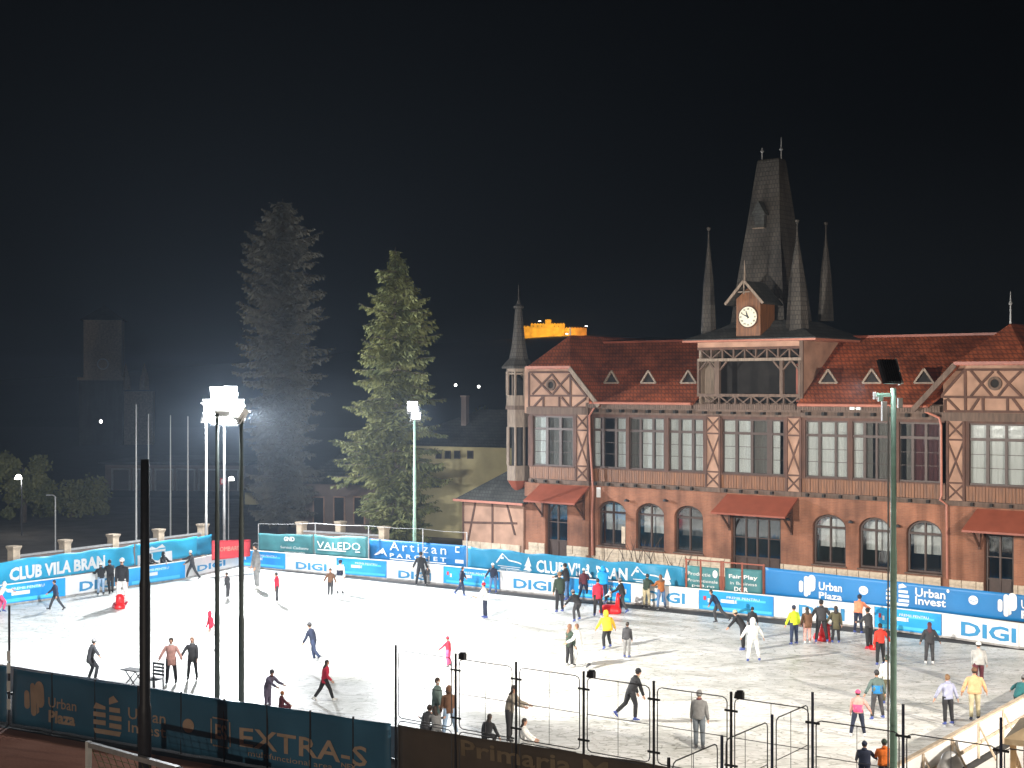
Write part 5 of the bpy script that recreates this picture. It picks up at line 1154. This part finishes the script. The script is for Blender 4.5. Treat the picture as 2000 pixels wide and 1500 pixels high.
ARMS = dict(down=((4,6,8),(4,6,8)), swing=((26,12,22),(-22,12,16)), out=((5,58,5),(5,52,5)), halfout=((8,25,10),(8,22,10)), fwd=((36,8,28),(28,8,32)), rail=((42,14,35),(38,14,40)), hug=((75,-8,70),(70,-8,75)), phone=((40,10,100),(10,10,12)), pockets=((-6,24,50),(-6,24,50)), handR=((8,34,4),(4,10,8)), handL=((4,10,8),(8,34,4)), pointR=((15,62,2),(-10,14,20)), pointL=((-10,14,20),(15,62,2)), speed=((-30,16,30),(40,14,50)), skate=((-20,22,25),(22,14,20)), armsfwd=((48,18,16),(36,18,18)), handboth=((6,30,4),(6,28,4)))
NP = [0]
def person(px, py, hpx, face, label, jk, tr, legs='stand', arms='down', lean=4, hair='hairb', hl=0, hat=None, pom=False, hood=False, coat=.06, skate='blueskate', group=None, D=None, w=1.0, mask=False, bag=None, z0=0.0, Hm=None, stripe=None, flare=1.0, shin=None):
    NP[0] += 1; rs = random.Random(NP[0]*13)
    base = P(px, py, z0) if D is None else Vector(((px-1000)/F*D, D, z0))
    H_ = Hm if Hm else hpx/F*base.y
    k = H_/1.76
    L = LEGS[legs]; A = ARMS[arms]; ln = R(lean); w *= 1.12
    jt = lambda t_, s_: tuple(tuple(x+rs.uniform(-s_, s_) for x in q) for q in t_)
    A = jt(A, 7); L = jt(L, 2)
    r0 = empty('person', base, -R(face)); tag(r0, label, 'person', group)
    if not hood and not hl and rs.random() < .4: hood = True
    # skeleton in body space (x right, y forward)
    def leg(sx, th, kn, sp):
        hip = Vector((sx*.095*k, 0, 0)); a = R(th); s_ = R(sp)
        d1 = Vector((sx*math.sin(s_), math.sin(a)*math.cos(s_), -math.cos(a)*math.cos(s_))); a2 = a-R(kn)
        d2 = Vector((sx*math.sin(s_), math.sin(a2)*math.cos(s_), -math.cos(a2)*math.cos(s_)))
        kp = hip+d1*.43*k; return hip, kp, kp+d2*.42*k
    lr, ll = leg(1, *L[0]), leg(-1, *L[1])
    mz = min(lr[2].z, ll[2].z); mxy = (lr[2]+ll[2])/2 if legs not in ('kick', 'push', 'stride') else (lr[2]*.6+ll[2]*.4)
    off = Vector((-mxy.x, -mxy.y, -mz+.13*k))
    if legs in ('kneel', 'sit'): off = Vector((0, 0, (-min(mz, min(lr[1].z, ll[1].z))+.10*k)))
    lr = [p+off for p in lr]; ll = [p+off for p in ll]; pel = off.copy()
    up = Vector((0, math.sin(ln), math.cos(ln))); upm = Vector((0, math.sin(ln*.8), math.cos(ln*.8)))
    waist = pel+upm*.13*k; chest = pel+up*.32*k; sh = pel+up*.475*k; neck = pel+up*.535*k
    hu = Vector((0, math.sin(ln*.45), math.cos(ln*.45))); hc = neck+hu*.135*k+Vector((0, .015*k, 0)); ht = hc+hu*.115*k
    xa = Vector((1, 0, 0))
    def arm(sx, fw, ab, el):
        s_ = sh+xa*sx*.158*k*w-up*.035*k; a = R(fw)+ln*.5; b = R(ab)
        d1 = Vector((sx*math.sin(b), math.sin(a)*math.cos(b), -math.cos(a)*math.cos(b))); a2 = a+R(el); b2 = b*.85
        d2 = Vector((sx*math.sin(b2), math.sin(a2)*math.cos(b2), -math.cos(a2)*math.cos(b2))); e = s_+d1*.29*k
        return s_, e, e+d2*.25*k, d2
    ar, al = arm(1, *A[0]), arm(-1, *A[1])
    # body: one continuous skinned figure
    V = []; E = []; Rd = []
    def v(p, r): V.append(tuple(p)); Rd.append(r*k); return len(V)-1
    i0 = v(pel, .065); i1 = v(waist, .065); i2 = v(chest, .07); i3 = v(sh-up*.04*k, .05); i4 = v(neck, .05); i5 = v(hc-hu*.06*k+Vector((0,.01*k,0)), .068); i6 = v(hc+hu*.035*k, .082); i7 = v(ht-hu*.03*k, .05)
    nf = v(hc+Vector((0, .088*k, -.005*k)), .016)
    E += [(i0,i1),(i1,i2),(i2,i3),(i3,i4),(i4,i5),(i5,i6),(i6,i7),(i6,nf)]
    for (a, b, c, d), sx in ((ar, 1), (al, -1)):
        j0 = v(a-Vector((0,0,.015*k)), .035); j1 = v(b, .032); j2 = v(c, .024); j3 = v(c+d*.06*k, .026); E += [(i3,j0),(j0,j1),(j1,j2),(j2,j3)]
        sd = d.cross(xa).normalized() if abs(d.x) < .9 else Vector((0, 1, 0))
        cr = (xa-d*xa.dot(d)); cr = cr.normalized() if cr.length > .1 else Vector((0,0,1))
        for q, ln_ in ((-.027, .065), (-.009, .078), (.009, .074), (.027, .056)):
            f1 = v(c+d*.085*k+sd*q*k, .0095); f2 = v(c+d*(.085+ln_)*k+sd*q*k-cr*sx*.018*k, .0085); E += [(j3,f1),(f1,f2)]
        t1 = v(c+d*.055*k+sd*.045*k-cr*sx*.01*k, .011); t2 = v(c+d*.10*k+sd*.055*k-cr*sx*.025*k, .009); E += [(j2,t1),(t1,t2)]
    for g in (lr, ll):
        j0 = v(g[0], .06); j1 = v(g[1], .045); j2 = v(g[2], .035); E += [(i0,j0),(j0,j1),(j1,j2)]
    me = bpy.data.meshes.new('body'); me.from_pydata(V, E, []); me.materials.append(M['skin']); body = link('body', me, r0)
    md = body.modifiers.new('skin', 'SKIN'); md.use_smooth_shade = True
    for i, sv in enumerate(me.skin_vertices[0].data): sv.radius = (Rd[i], Rd[i]); sv.use_root = (i == 0)
    sb = body.modifiers.new('sub', 'SUBSURF'); sb.levels = 1; sb.render_levels = 1
    # jacket: torso shell + sleeves
    hemz = coat; hem = pel-Vector((0, -.015*k, 1))*(hemz*k); hw = .175*w*flare
    jr = [ell(hem, upm, xa, hw*k, .135*k*flare), ell(pel+upm*.02*k, upm, xa, .172*k*w, .142*k), ell(waist, upm, xa, .162*k*w, .132*k), ell(chest-up*.04*k, up, xa, .18*k*w, .145*k), ell(chest+up*.07*k, up, xa, .192*k*w, .14*k), ell(sh-up*.03*k, up, xa, .178*k*w, .12*k), ell(sh-up*.0*k, up, xa, .145*k*w, .10*k), ell(sh+up*.03*k, up, xa, .09*k, .075*k), ell(neck+up*.012*k, hu, xa, .062*k, .062*k)]
    for q in jr[:7]:
        for i in range(len(q)): q[i] = q[i]+Vector((rs.uniform(-1,1), rs.uniform(-1,1), rs.uniform(-1,1)))*.013*k
    s = MB().loft(jr)
    if hood and hood != 'up': s.lathe((neck+Vector((0,-.055*k,-.01*k))), [(.05*k,-.05*k), (.095*k, -.01*k), (.09*k, .035*k), (.05*k, .05*k)], 10, 0, .8)
    jm = fabric(C[jk] if isinstance(jk, str) else jk); jo = s.build('jacket', jm, r0, True)
    if hood != 'up' and rs.random() < .3: MB().lathe(neck-hu*.02*k, [(.06*k,-.03*k), (.088*k,0), (.082*k,.03*k), (.06*k,.04*k)], 10).build('scarf', fabric(C[rs.choice(['grey','maroon','khaki','char','dkblue','white'])]), r0, True)
    if stripe:
        zs_ = [ell(waist+up*.0*k, upm, xa, .167*k*w, .137*k), ell(chest-up*.06*k, up, xa, .185*k*w, .15*k)]; zs_.insert(0, ell(pel-upm*.02*k, upm, xa, .18*k*w, .150*k))
        MB().loft(zs_).build('colour_band', fabric(C[stripe]), jo, True)
    for (a, b, c, d) in (ar, al):
        m1 = a.lerp(b, .5)+Vector((rs.uniform(-1,1), rs.uniform(-1,1), 0))*.006*k
        MB().tube([a.lerp(sh, .4)+Vector((0,0,.012*k)), a.lerp(b, .02), m1, b, b.lerp(c, .5), c], [.03*k, .062*k, .07*k, .062*k, .057*k, .047*k], 9).build('sleeve', jm, r0, True)
    # trousers
    tm = fabric(C[tr] if isinstance(tr, str) else tr); s = MB()
    s.loft([ell(pel+upm*.10*k, upm, xa, .145*k*w, .11*k), ell(pel, upm, xa, .158*k*w, .122*k), ell(pel-Vector((0,0,.07*k)), Vector((0,0,1)), xa, .14*k*w, .11*k)])
    for g in (lr, ll): s.tube([g[0]+Vector((0,0,.03*k)), g[0].lerp(g[1], .5), g[1], g[1].lerp(g[2], .5), g[2]+(g[1]-g[2])*.05], [.105*k, .097*k, .077*k, .07*k, .06*k], 10)
    s.build('trousers', tm, r0, True)
    # skates
    km = fabric(C[skate], 'boot')
    for g in (lr, ll):
        sh_ = (g[1]-g[2]).normalized(); fwd = Vector((1,0,0)).cross(sh_); fwd = Vector((0, abs(fwd.y) if abs(fwd.y) > .2 else 1, -fwd.z if fwd.y < 0 else fwd.z)).normalized() if abs(sh_.z) > .3 else Vector((0, .3, -1)).normalized()
        upv = Vector((1,0,0)).cross(fwd).normalized(); upv = upv if upv.z > 0 else -upv; an = g[2]
        so = an-upv*.075*k
        def foot(y, z, wx, hz): c = so+fwd*y*k+upv*z*k; return ell(c, fwd, xa, wx*k, hz*k, 8)
        s = MB().loft([foot(-.075, .03, .028, .03), foot(-.05, .035, .042, .04), foot(.03, .03, .045, .042), foot(.11, .02, .047, .030), foot(.165, .012, .035, .02)])
        s.tube([so+fwd*-.015*k+upv*.03*k, an+upv*.01*k, an+sh_*.13*k], [.047*k, .05*k, .06*k], 8); b_ = s.build('skate', km, r0, True)
        bl = MB(); bl.bar(so-fwd*.09*k-upv*.045*k, so+fwd*.17*k-upv*.045*k, .008*k, .022*k, tuple(upv)); bl.bar(so-fwd*.04*k-upv*.04*k, so-fwd*.04*k+upv*.0*k, .012*k, .03*k); bl.bar(so+fwd*.1*k-upv*.04*k, so+fwd*.1*k, .012*k, .03*k); bl.build('blade', M['steel_grey'], b_)
    # head dressing
    if hood == 'up':
        MB().loft([ell(neck-hu*.02*k, hu, xa, .1*k, .1*k), ell(hc-hu*.04*k+Vector((0,-.02*k,0)), hu, xa, .118*k, .112*k), ell(hc+hu*.06*k+Vector((0,-.025*k,0)), hu, xa, .11*k, .112*k), ell(ht+hu*.03*k+Vector((0,-.03*k,0)), hu, xa, .05*k, .05*k)]).build('hood', jm, r0, True)
    elif hat:
        hm = fabric(C[hat]); b_ = MB().loft([ell(hc+hu*.01*k+Vector((0,-.012*k,0)), hu, xa, .096*k, .105*k), ell(hc+hu*.05*k+Vector((0,-.012*k,0)), hu, xa, .1*k, .108*k), ell(hc+hu*.105*k+Vector((0,-.015*k,0)), hu, xa, .075*k, .08*k), ell(hc+hu*.14*k+Vector((0,-.015*k,0)), hu, xa, .025*k, .025*k)]).build('hat', hm, r0, True)
        if pom: MB().lathe(ht+hu*.05*k, [(.01*k,-.045*k), (.04*k,-.02*k), (.04*k,.02*k), (.01*k,.045*k)], 8).build('pompom', fabric(C['white']), b_, True)
    if hood != 'up':
        hcM = fabric(C[hair] if isinstance(hair, str) else hair, 'hair'); bk = Vector((0, -.03*k, 0)); rings = []
        if hl > 0: rings += [ell(neck-up*hl*k+Vector((0,-.105*k,0)), up, xa, .06*k, .03*k), ell(neck-up*hl*.5*k+Vector((0,-.085*k,0)), up, xa, .105*k, .055*k), ell(neck+Vector((0,-.05*k,0)), hu, xa, .095*k, .06*k)]
        rings += [ell(hc-hu*.055*k+bk*1.2, hu, xa, .075*k, .055*k), ell(hc+bk, hu, xa, .089*k, .075*k), ell(hc+hu*.06*k+bk*.5, hu, xa, .087*k, .088*k), ell(hc+hu*.105*k+bk*.4, hu, xa, .06*k, .065*k), ell(hc+hu*.125*k+bk*.4, hu, xa, .02*k, .02*k)]
        MB().loft(rings).build('hair', hcM, r0, True)
    # face
    for sx in (-1, 1):
        MB().lathe(hc+Vector((sx*.03*k, .077*k, .018*k)), [(.002*k,-.007*k), (.011*k,0), (.002*k,.007*k)], 8).build('eye', M['eye'], r0)
        if not hat and not hood: MB().lathe(hc+Vector((sx*.084*k, .0, 0)), [(.005*k,-.03*k), (.013*k,0), (.012*k,.02*k), (.004*k,.03*k)], 6).build('ear', M['skin'], r0, True)
    if mask: MB().loft([ell(hc+Vector((0,.03*k,-.07*k)), hu, xa, .05*k, .045*k), ell(hc+Vector((0,.035*k,-.035*k)), hu, xa, .068*k, .062*k), ell(hc+Vector((0,.03*k,-.002*k)), hu, xa, .06*k, .064*k)]).build('face_mask', fabric(C['white']), r0, True)
    else: MB().bar(hc+Vector((-.024*k, .075*k, -.05*k)), hc+Vector((.024*k, .075*k, -.05*k)), .012*k, .01*k).build('mouth', M['lip'], r0)
    if bag: MB().loft([ell(pel+Vector((bag*.19*k, -.02*k, z_*k)), Vector((0,0,1)), xa, .06*k, .11*k, 8) for z_ in (-.02, .05, .22)]).build('bag', fabric(C['white']), r0, True)
    return r0
G1 = 'skaters on the ice rink'
def pp_(*a, **k): k.setdefault('group', G1); return person(*a, **k)
# far left part
pp_(2, 1196, 62, 60, 'person in a white jacket and pink trousers leaning on the boards at the far left', 'white', 'hotpink', 'bent', 'rail', 25, hood='up', Hm=1.6)
pp_(108, 1192, 62, 250, 'person in dark blue-grey walking alone in front of the left blue board', 'dkblue', 'char', 'stride', 'swing', 8, skate='char')
pp_(197, 1162, 62, 330, 'person in a short black jacket and pale jeans leaning on the left boards', 'black', 'ltjeans', 'stand', 'rail', 12, skate='char', hat='white')
pp_(217, 1160, 68, 330, 'tall person in black with one leg back beside the left boards', 'black', 'char', 'walk', 'rail', 16, skate='black')
pp_(238, 1182, 92, 180, 'person in a black jacket and white skirt facing the camera by the left boards', 'black', 'white', 'stand', 'down', 2, coat=.05, hat='white', skate='plred' if 0 else 'red')
person(291, 1142, 40, 110, 'spectator in a dark hood, left one of the two behind the left boards', 'black', 'black', 'stand', 'rail', 5, D=79.9, Hm=1.66, hair='hairb', hood='up', group='spectators behind the left boards')
person(317, 1138, 40, 120, 'spectator in black with a white mask, right one of two behind the left boards', 'black', 'black', 'stand', 'rail', 5, D=80.7, Hm=1.68, hood='up', mask=True, group='spectators behind the left boards')
pp_(374, 1131, 58, 250, 'person in dark grey striding with a pale bag by the left boards', 'char', 'char', 'stride', 'armsfwd', 10, skate='char', hat='white')
pp_(445, 1170, 52, 290, 'small child in dark grey gliding near the left near mast', 'char', 'char', 'together', 'down', 10, skate='white')
pp_(416, 1258, 66, 240, 'person in a red jacket half hidden behind the left near mast', 'red', 'white', 'walk', 'down', 10, skate='white', hair='hairb', hood='up', w=1.1)
pp_(502, 1151, 90, 250, 'tall person in a long grey coat at the far corner beside the red banner', 'grey', 'grey', 'together', 'down', 5, coat=.32, hat='black', skate='white')
pp_(541, 1178, 60, 270, 'child in a red jacket and dark leggings near the far left boards', 'red', 'char', 'together', 'down', 4, skate='white')
pp_(645, 1166, 56, 200, 'person in dark brown gliding in front of the far boards', 'brown', 'char', 'together', 'halfout', 3, skate='white')
pp_(664, 1160, 66, 20, 'person in white with a dark backpack at the edge of the far boards', 'white', 'white', 'stand', 'down', 4, skate='char', hat='navy', bag=None, stripe='navy')
pp_(822, 1143, 65, 0, 'person in black standing legs apart against the far white board', 'black', 'black', 'wide', 'halfout', 3, skate='black', hat='black')
pp_(835, 1141, 36, 200, 'small dark child standing beside the person in black at the far white board', 'char', 'grey', 'stand', 'down', 3, skate='char')
pp_(898, 1164, 58, 100, 'person in dark blue with arms out in front of the far blue board', 'navy', 'dkblue', 'walk', 'out', 6)
pp_(963, 1158, 58, 200, 'person in a dark blue jacket and jeans beside the far blue board', 'navy', 'jeans', 'stand', 'halfout', 3, hat='white')
pp_(948, 1208, 70, 260, 'person in a white jacket and a red hat with a white pompom', 'white', 'navy', 'stand', 'fwd', 6, hat='red', pom=True, w=1.12)
# left middle
pp_(180, 1330, 74, 60, 'person in a long dark coat stretching one arm out, left of the thick black pole', 'char', 'black', 'bent', 'pointR', 16, coat=.2, hat='grey', mask=True, skate='black', Hm=1.68)
pp_(335, 1335, 90, 175, 'person in a long pink coat holding hands right of the thick black pole', 'pink', 'black', 'stand', 'handboth', 3, coat=.25, skate='black', hair='hairb')
pp_(376, 1328, 84, 185, 'person in a dark quilted coat holding hands with the one in pink', 'char', 'black', 'stand', 'handR', 3, coat=.22, hair='brown', hl=.1, skate='black')
pp_(620, 1295, 82, 290, 'person in dark navy with a cap leaning forward in mid rink', 'navy', 'dkblue', 'glide', 'down', 18, hat='char', skate='white', Hm=1.66)
pp_(636, 1370, 84, 75, 'person in a red coat and black leggings striding in mid rink', 'red', 'black', 'stride', 'pockets', 8, coat=.16, hl=.1, skate='white')
pp_(523, 1389, 84, 120, 'person in a long grey-mauve coat bending to a child behind the dark banner', 'mauve', 'mauve', 'stand', 'fwd', 22, coat=.35, hat='char')
pp_(549, 1402, 46, 60, 'small child in red sitting on a red skating aid behind the dark banner', 'maroon', 'maroon', 'sit', 'fwd', 5, Hm=1.15, hat='rust')
pp_(877, 1303, 60, 300, 'small child in a bright red jacket and pink trousers', 'red', 'hotpink', 'wide', 'armsfwd', 4, hat='red', pom=False, skate='char')
# group at the near fence, centre left
pp_(852, 1428, 118, 110, 'tall person in a teal-grey coat standing behind the first fence panel', 'tealgrey', 'tealgrey', 'stand', 'down', 3, coat=.38, mask=True, skate='white', Hm=1.75)
pp_(879, 1440, 100, 350, 'person in a brown padded jacket and pale jeans at the second fence post', 'brown', 'ltjeans', 'wide', 'down', 8, coat=.14, hood='up', skate='white')
pp_(829, 1448, 74, 40, 'person in black and grey crouching at the near boards behind the first panel', 'char', 'black', 'kneel', 'rail', 25, Hm=1.6, hair='hairb')
pp_(854, 1449, 70, 330, 'person in a grey jacket crouching beside the one in black at the near boards', 'grey', 'grey', 'kneel', 'rail', 20, Hm=1.55, hl=.08)
pp_(950, 1464, 60, 30, 'dark long-haired person crouching low behind the brown banner', 'black', 'black', 'kneel', 'halfout', 22, Hm=1.5, hl=.2)
pp_(994, 1448, 122, 110, 'person in a mottled cream and brown jacket bending at the third fence post', 'camo', 'black', 'stand', 'rail', 14, Hm=1.8, hair='hairb', hl=.05, skate='black')
pp_(1019, 1478, 90, 100, 'person in a white jacket with long black hair sitting by the third fence post', 'white', 'white', 'kneel', 'fwd', 8, Hm=1.6, hl=.28)
# far centre group
pp_(1093, 1197, 80, 340, 'person in a dark green-black coat at the left end of the far centre group', 'green', 'black', 'stand', 'down', 4, coat=.15, hair='hairl')
pp_(1108, 1172, 72, 300, 'person in a dark jacket with pale hood trim leaning back at the far banner', 'black', 'jeans', 'wide', 'rail', 8, hat='black', hood=True, w=1.1)
pp_(1127, 1214, 66, 330, 'person in black bending low and skating away in the far centre group', 'black', 'char', 'bent', 'halfout', 48, Hm=1.7, hat='grey')
pp_(1141, 1172, 64, 20, 'person in a maroon jacket with legs apart by the far boards', 'maroon', 'navy', 'stride', 'swing', 5, hat='white')
pp_(1168, 1204, 74, 350, 'person in a crimson coat in the middle of the far centre group', 'red', 'black', 'stand', 'down', 4, coat=.16, hair='hairb')
pp_(1177, 1180, 74, 0, 'person in a bright sky-blue jacket facing the far banner', 'cyan', 'navy', 'stand', 'hug', 4, w=1.25, hat='cyan', hood='up')
pp_(1218, 1197, 68, 300, 'person in black with a pale bag pushing the red sled', 'black', 'char', 'walk', 'fwd', 14, hat='grey', bag=1)
pp_(1191, 1186, 30, 280, 'small child in white sitting on the red sled', 'white', 'black', 'sit', 'fwd', 0, Hm=.95, D=71.2, z0=.25)
pp_(1263, 1187, 66, 30, 'person in a black jacket and beige trousers leaning on the far white board', 'green', 'khaki', 'stand', 'rail', 12, hair='hairb', skate='char')
pp_(1292, 1190, 68, 340, 'person with a rust-brown jacket and blue jeans at the far white board', 'rust', 'jeans', 'wide', 'rail', 8, coat=.08, hl=.12, hair='brown', skate='char')
# centre
pp_(1186, 1268, 72, 340, 'person in a bright yellow jacket crouching into a turn', 'yellow', 'black', 'bent', 'halfout', 18, coat=.10, w=1.25, hair='yellow', hood='up', Hm=1.72)
pp_(1224, 1285, 70, 30, 'child in a dark grey jacket and blue skates right of the yellow jacket', 'char', 'grey', 'together', 'down', 5, hair='hairb')
pp_(1112, 1303, 84, 60, 'person in a long dark jacket with long brown hair facing the one in white', 'green', 'black', 'stand', 'down', 0, coat=.14, hl=.3, hair='brown', skate='white')
pp_(1135, 1305, 88, 280, 'person dressed all in white leaning towards the long-haired one', 'white', 'white', 'walk', 'fwd', 8, hair='brown', skate='char')
pp_(1222, 1408, 92, 70, 'slim skater in black leaning forward with blue skates inside the fourth panel', 'black', 'black', 'glide', 'down', 26, Hm=1.80, hat='black')
pp_(1366, 1464, 118, 20, 'tall person in a grey jacket and grey trousers behind the fifth fence panel', 'grey', (.12,.14,.16), 'together', 'down', 4, hair='grey', skate='char', Hm=1.82)
pp_(1409, 1218, 54, 280, 'dark skater speeding with arms stretched in front of the blue board', 'dkblue', 'char', 'kick', 'out', 32, Hm=1.7, skate='char')
pp_(1452, 1271, 82, 300, 'skater in black bending with one arm out behind the white-suited one', 'black', 'black', 'stand', 'out', 36, Hm=1.8, hat='khaki')
pp_(1469, 1248, 62, 20, 'dark figure half hidden behind the white-suited skater', 'black', 'black', 'stand', 'down', 12, hat='black')
pp_(1472, 1293, 86, 0, 'skater in a hooded white overall with legs apart', 'white', 'white', 'wide', 'halfout', 4, hood='up', w=1.1)
# right
pp_(1551, 1260, 77, 340, 'person in a neon yellow vest beside the group with the tall man', 'neon', 'dkblue', 'stand', 'halfout', 3, hat='dkblue')
pp_(1577, 1258, 72, 0, 'person with long dark hair in a dark coat and white skates', 'brown', 'pink', 'stand', 'down', 3, coat=.2, hl=.28, skate='white')
pp_(1605, 1256, 84, 0, 'tall man in black between two companions, far right group', 'char', 'black', 'wide', 'handboth', 3, hat='black', w=1.15, hood=True)
pp_(1632, 1257, 73, 10, 'person in an olive knee-length coat right of the tall man', 'olive', 'black', 'stand', 'handL', 3, coat=.3, hl=.1, hair='hairb')
pp_(1676, 1238, 76, 40, 'person in a coral jacket bending at the far boards', 'coral', 'navy', 'stand', 'fwd', 14, coat=.03, hat='navy', w=1.1)
pp_(1698, 1268, 80, 330, 'child in a dark suit with red skates below the coral jacket', 'char', 'black', 'stand', 'fwd', 8, hat='black', skate='red', hood=True)
pp_(1720, 1300, 82, 350, 'person in a vivid red jacket left of the green mast', (.75,.05,.03), 'black', 'stand', 'handR', 3, hair='hairb', coat=.02)
pp_(1734, 1376, 96, 0, 'person in a white jacket and olive trousers half hidden by the green mast', 'white', 'olive', 'stand', 'down', 3, hair='green')
pp_(1714, 1406, 97, 350, 'person in a black jacket with a bright blue band left of the green mast', 'tealgrey', 'char', 'wide', 'halfout', 3, hat='char', stripe='midblue', coat=.04)
pp_(1675, 1440, 92, 10, 'child in a pink eared hat and pink jacket with one arm out', 'pink', 'navy', 'wide', 'handR', 3, hat='hotpink', pom=False, skate='white', stripe='hotpink')
pp_(1688, 1547, 98, 20, 'child in a navy snowsuit cut by the bottom edge of the picture', 'navy', 'navy', 'stand', 'armsfwd', 4, hat='navy', w=1.1)
pp_(1727, 1549, 104, 0, 'child in a bright orange jacket beside the green mast at the bottom edge', 'orange', 'navy', 'stand', 'fwd', 4, hat='green', w=1.2, hood=True)
pp_(1815, 1298, 82, 10, 'long-haired person in a dark jacket with arms held out by the far right boards', 'char', 'char', 'stand', 'halfout', 3, coat=.12, hl=.22, hair='maroon', skate='white')
pp_(1911, 1345, 92, 20, 'person in a light grey jacket with a pale hat and dark trousers', 'lgrey', 'maroon', 'walk', 'down', 5, hat='white', w=1.15)
pp_(1853, 1417, 99, 350, 'person in a pale lilac hooded jacket holding hands at the right boards', 'lilac', 'black', 'stand', 'handboth', 3, hair='hairl', hood=True)
pp_(1904, 1408, 103, 5, 'person in a peach jacket and khaki trousers holding hands at the right boards', 'peach', 'khaki', 'stand', 'halfout', 3, hat='brown', w=1.2, skate='navy')
person(1992, 1400, 80, 60, 'person in a teal jacket leaning over the right boards at the picture edge', 'teal', 'black', 'bent', 'out', 28, D=47.0, Hm=1.7, hat='grey', group=G1)
for o in bpy.data.objects:
    if o.parent is None and o.type not in ('LIGHT', 'CAMERA') and 'label' not in o.keys() and o.get('kind') is None: print('UNTAGGED', o.name)
print('OBJ', len(bpy.data.objects), 'PEOPLE', NP[0], 'FACES', sum(len(o.data.polygons) for o in bpy.data.objects if o.type == 'MESH'))
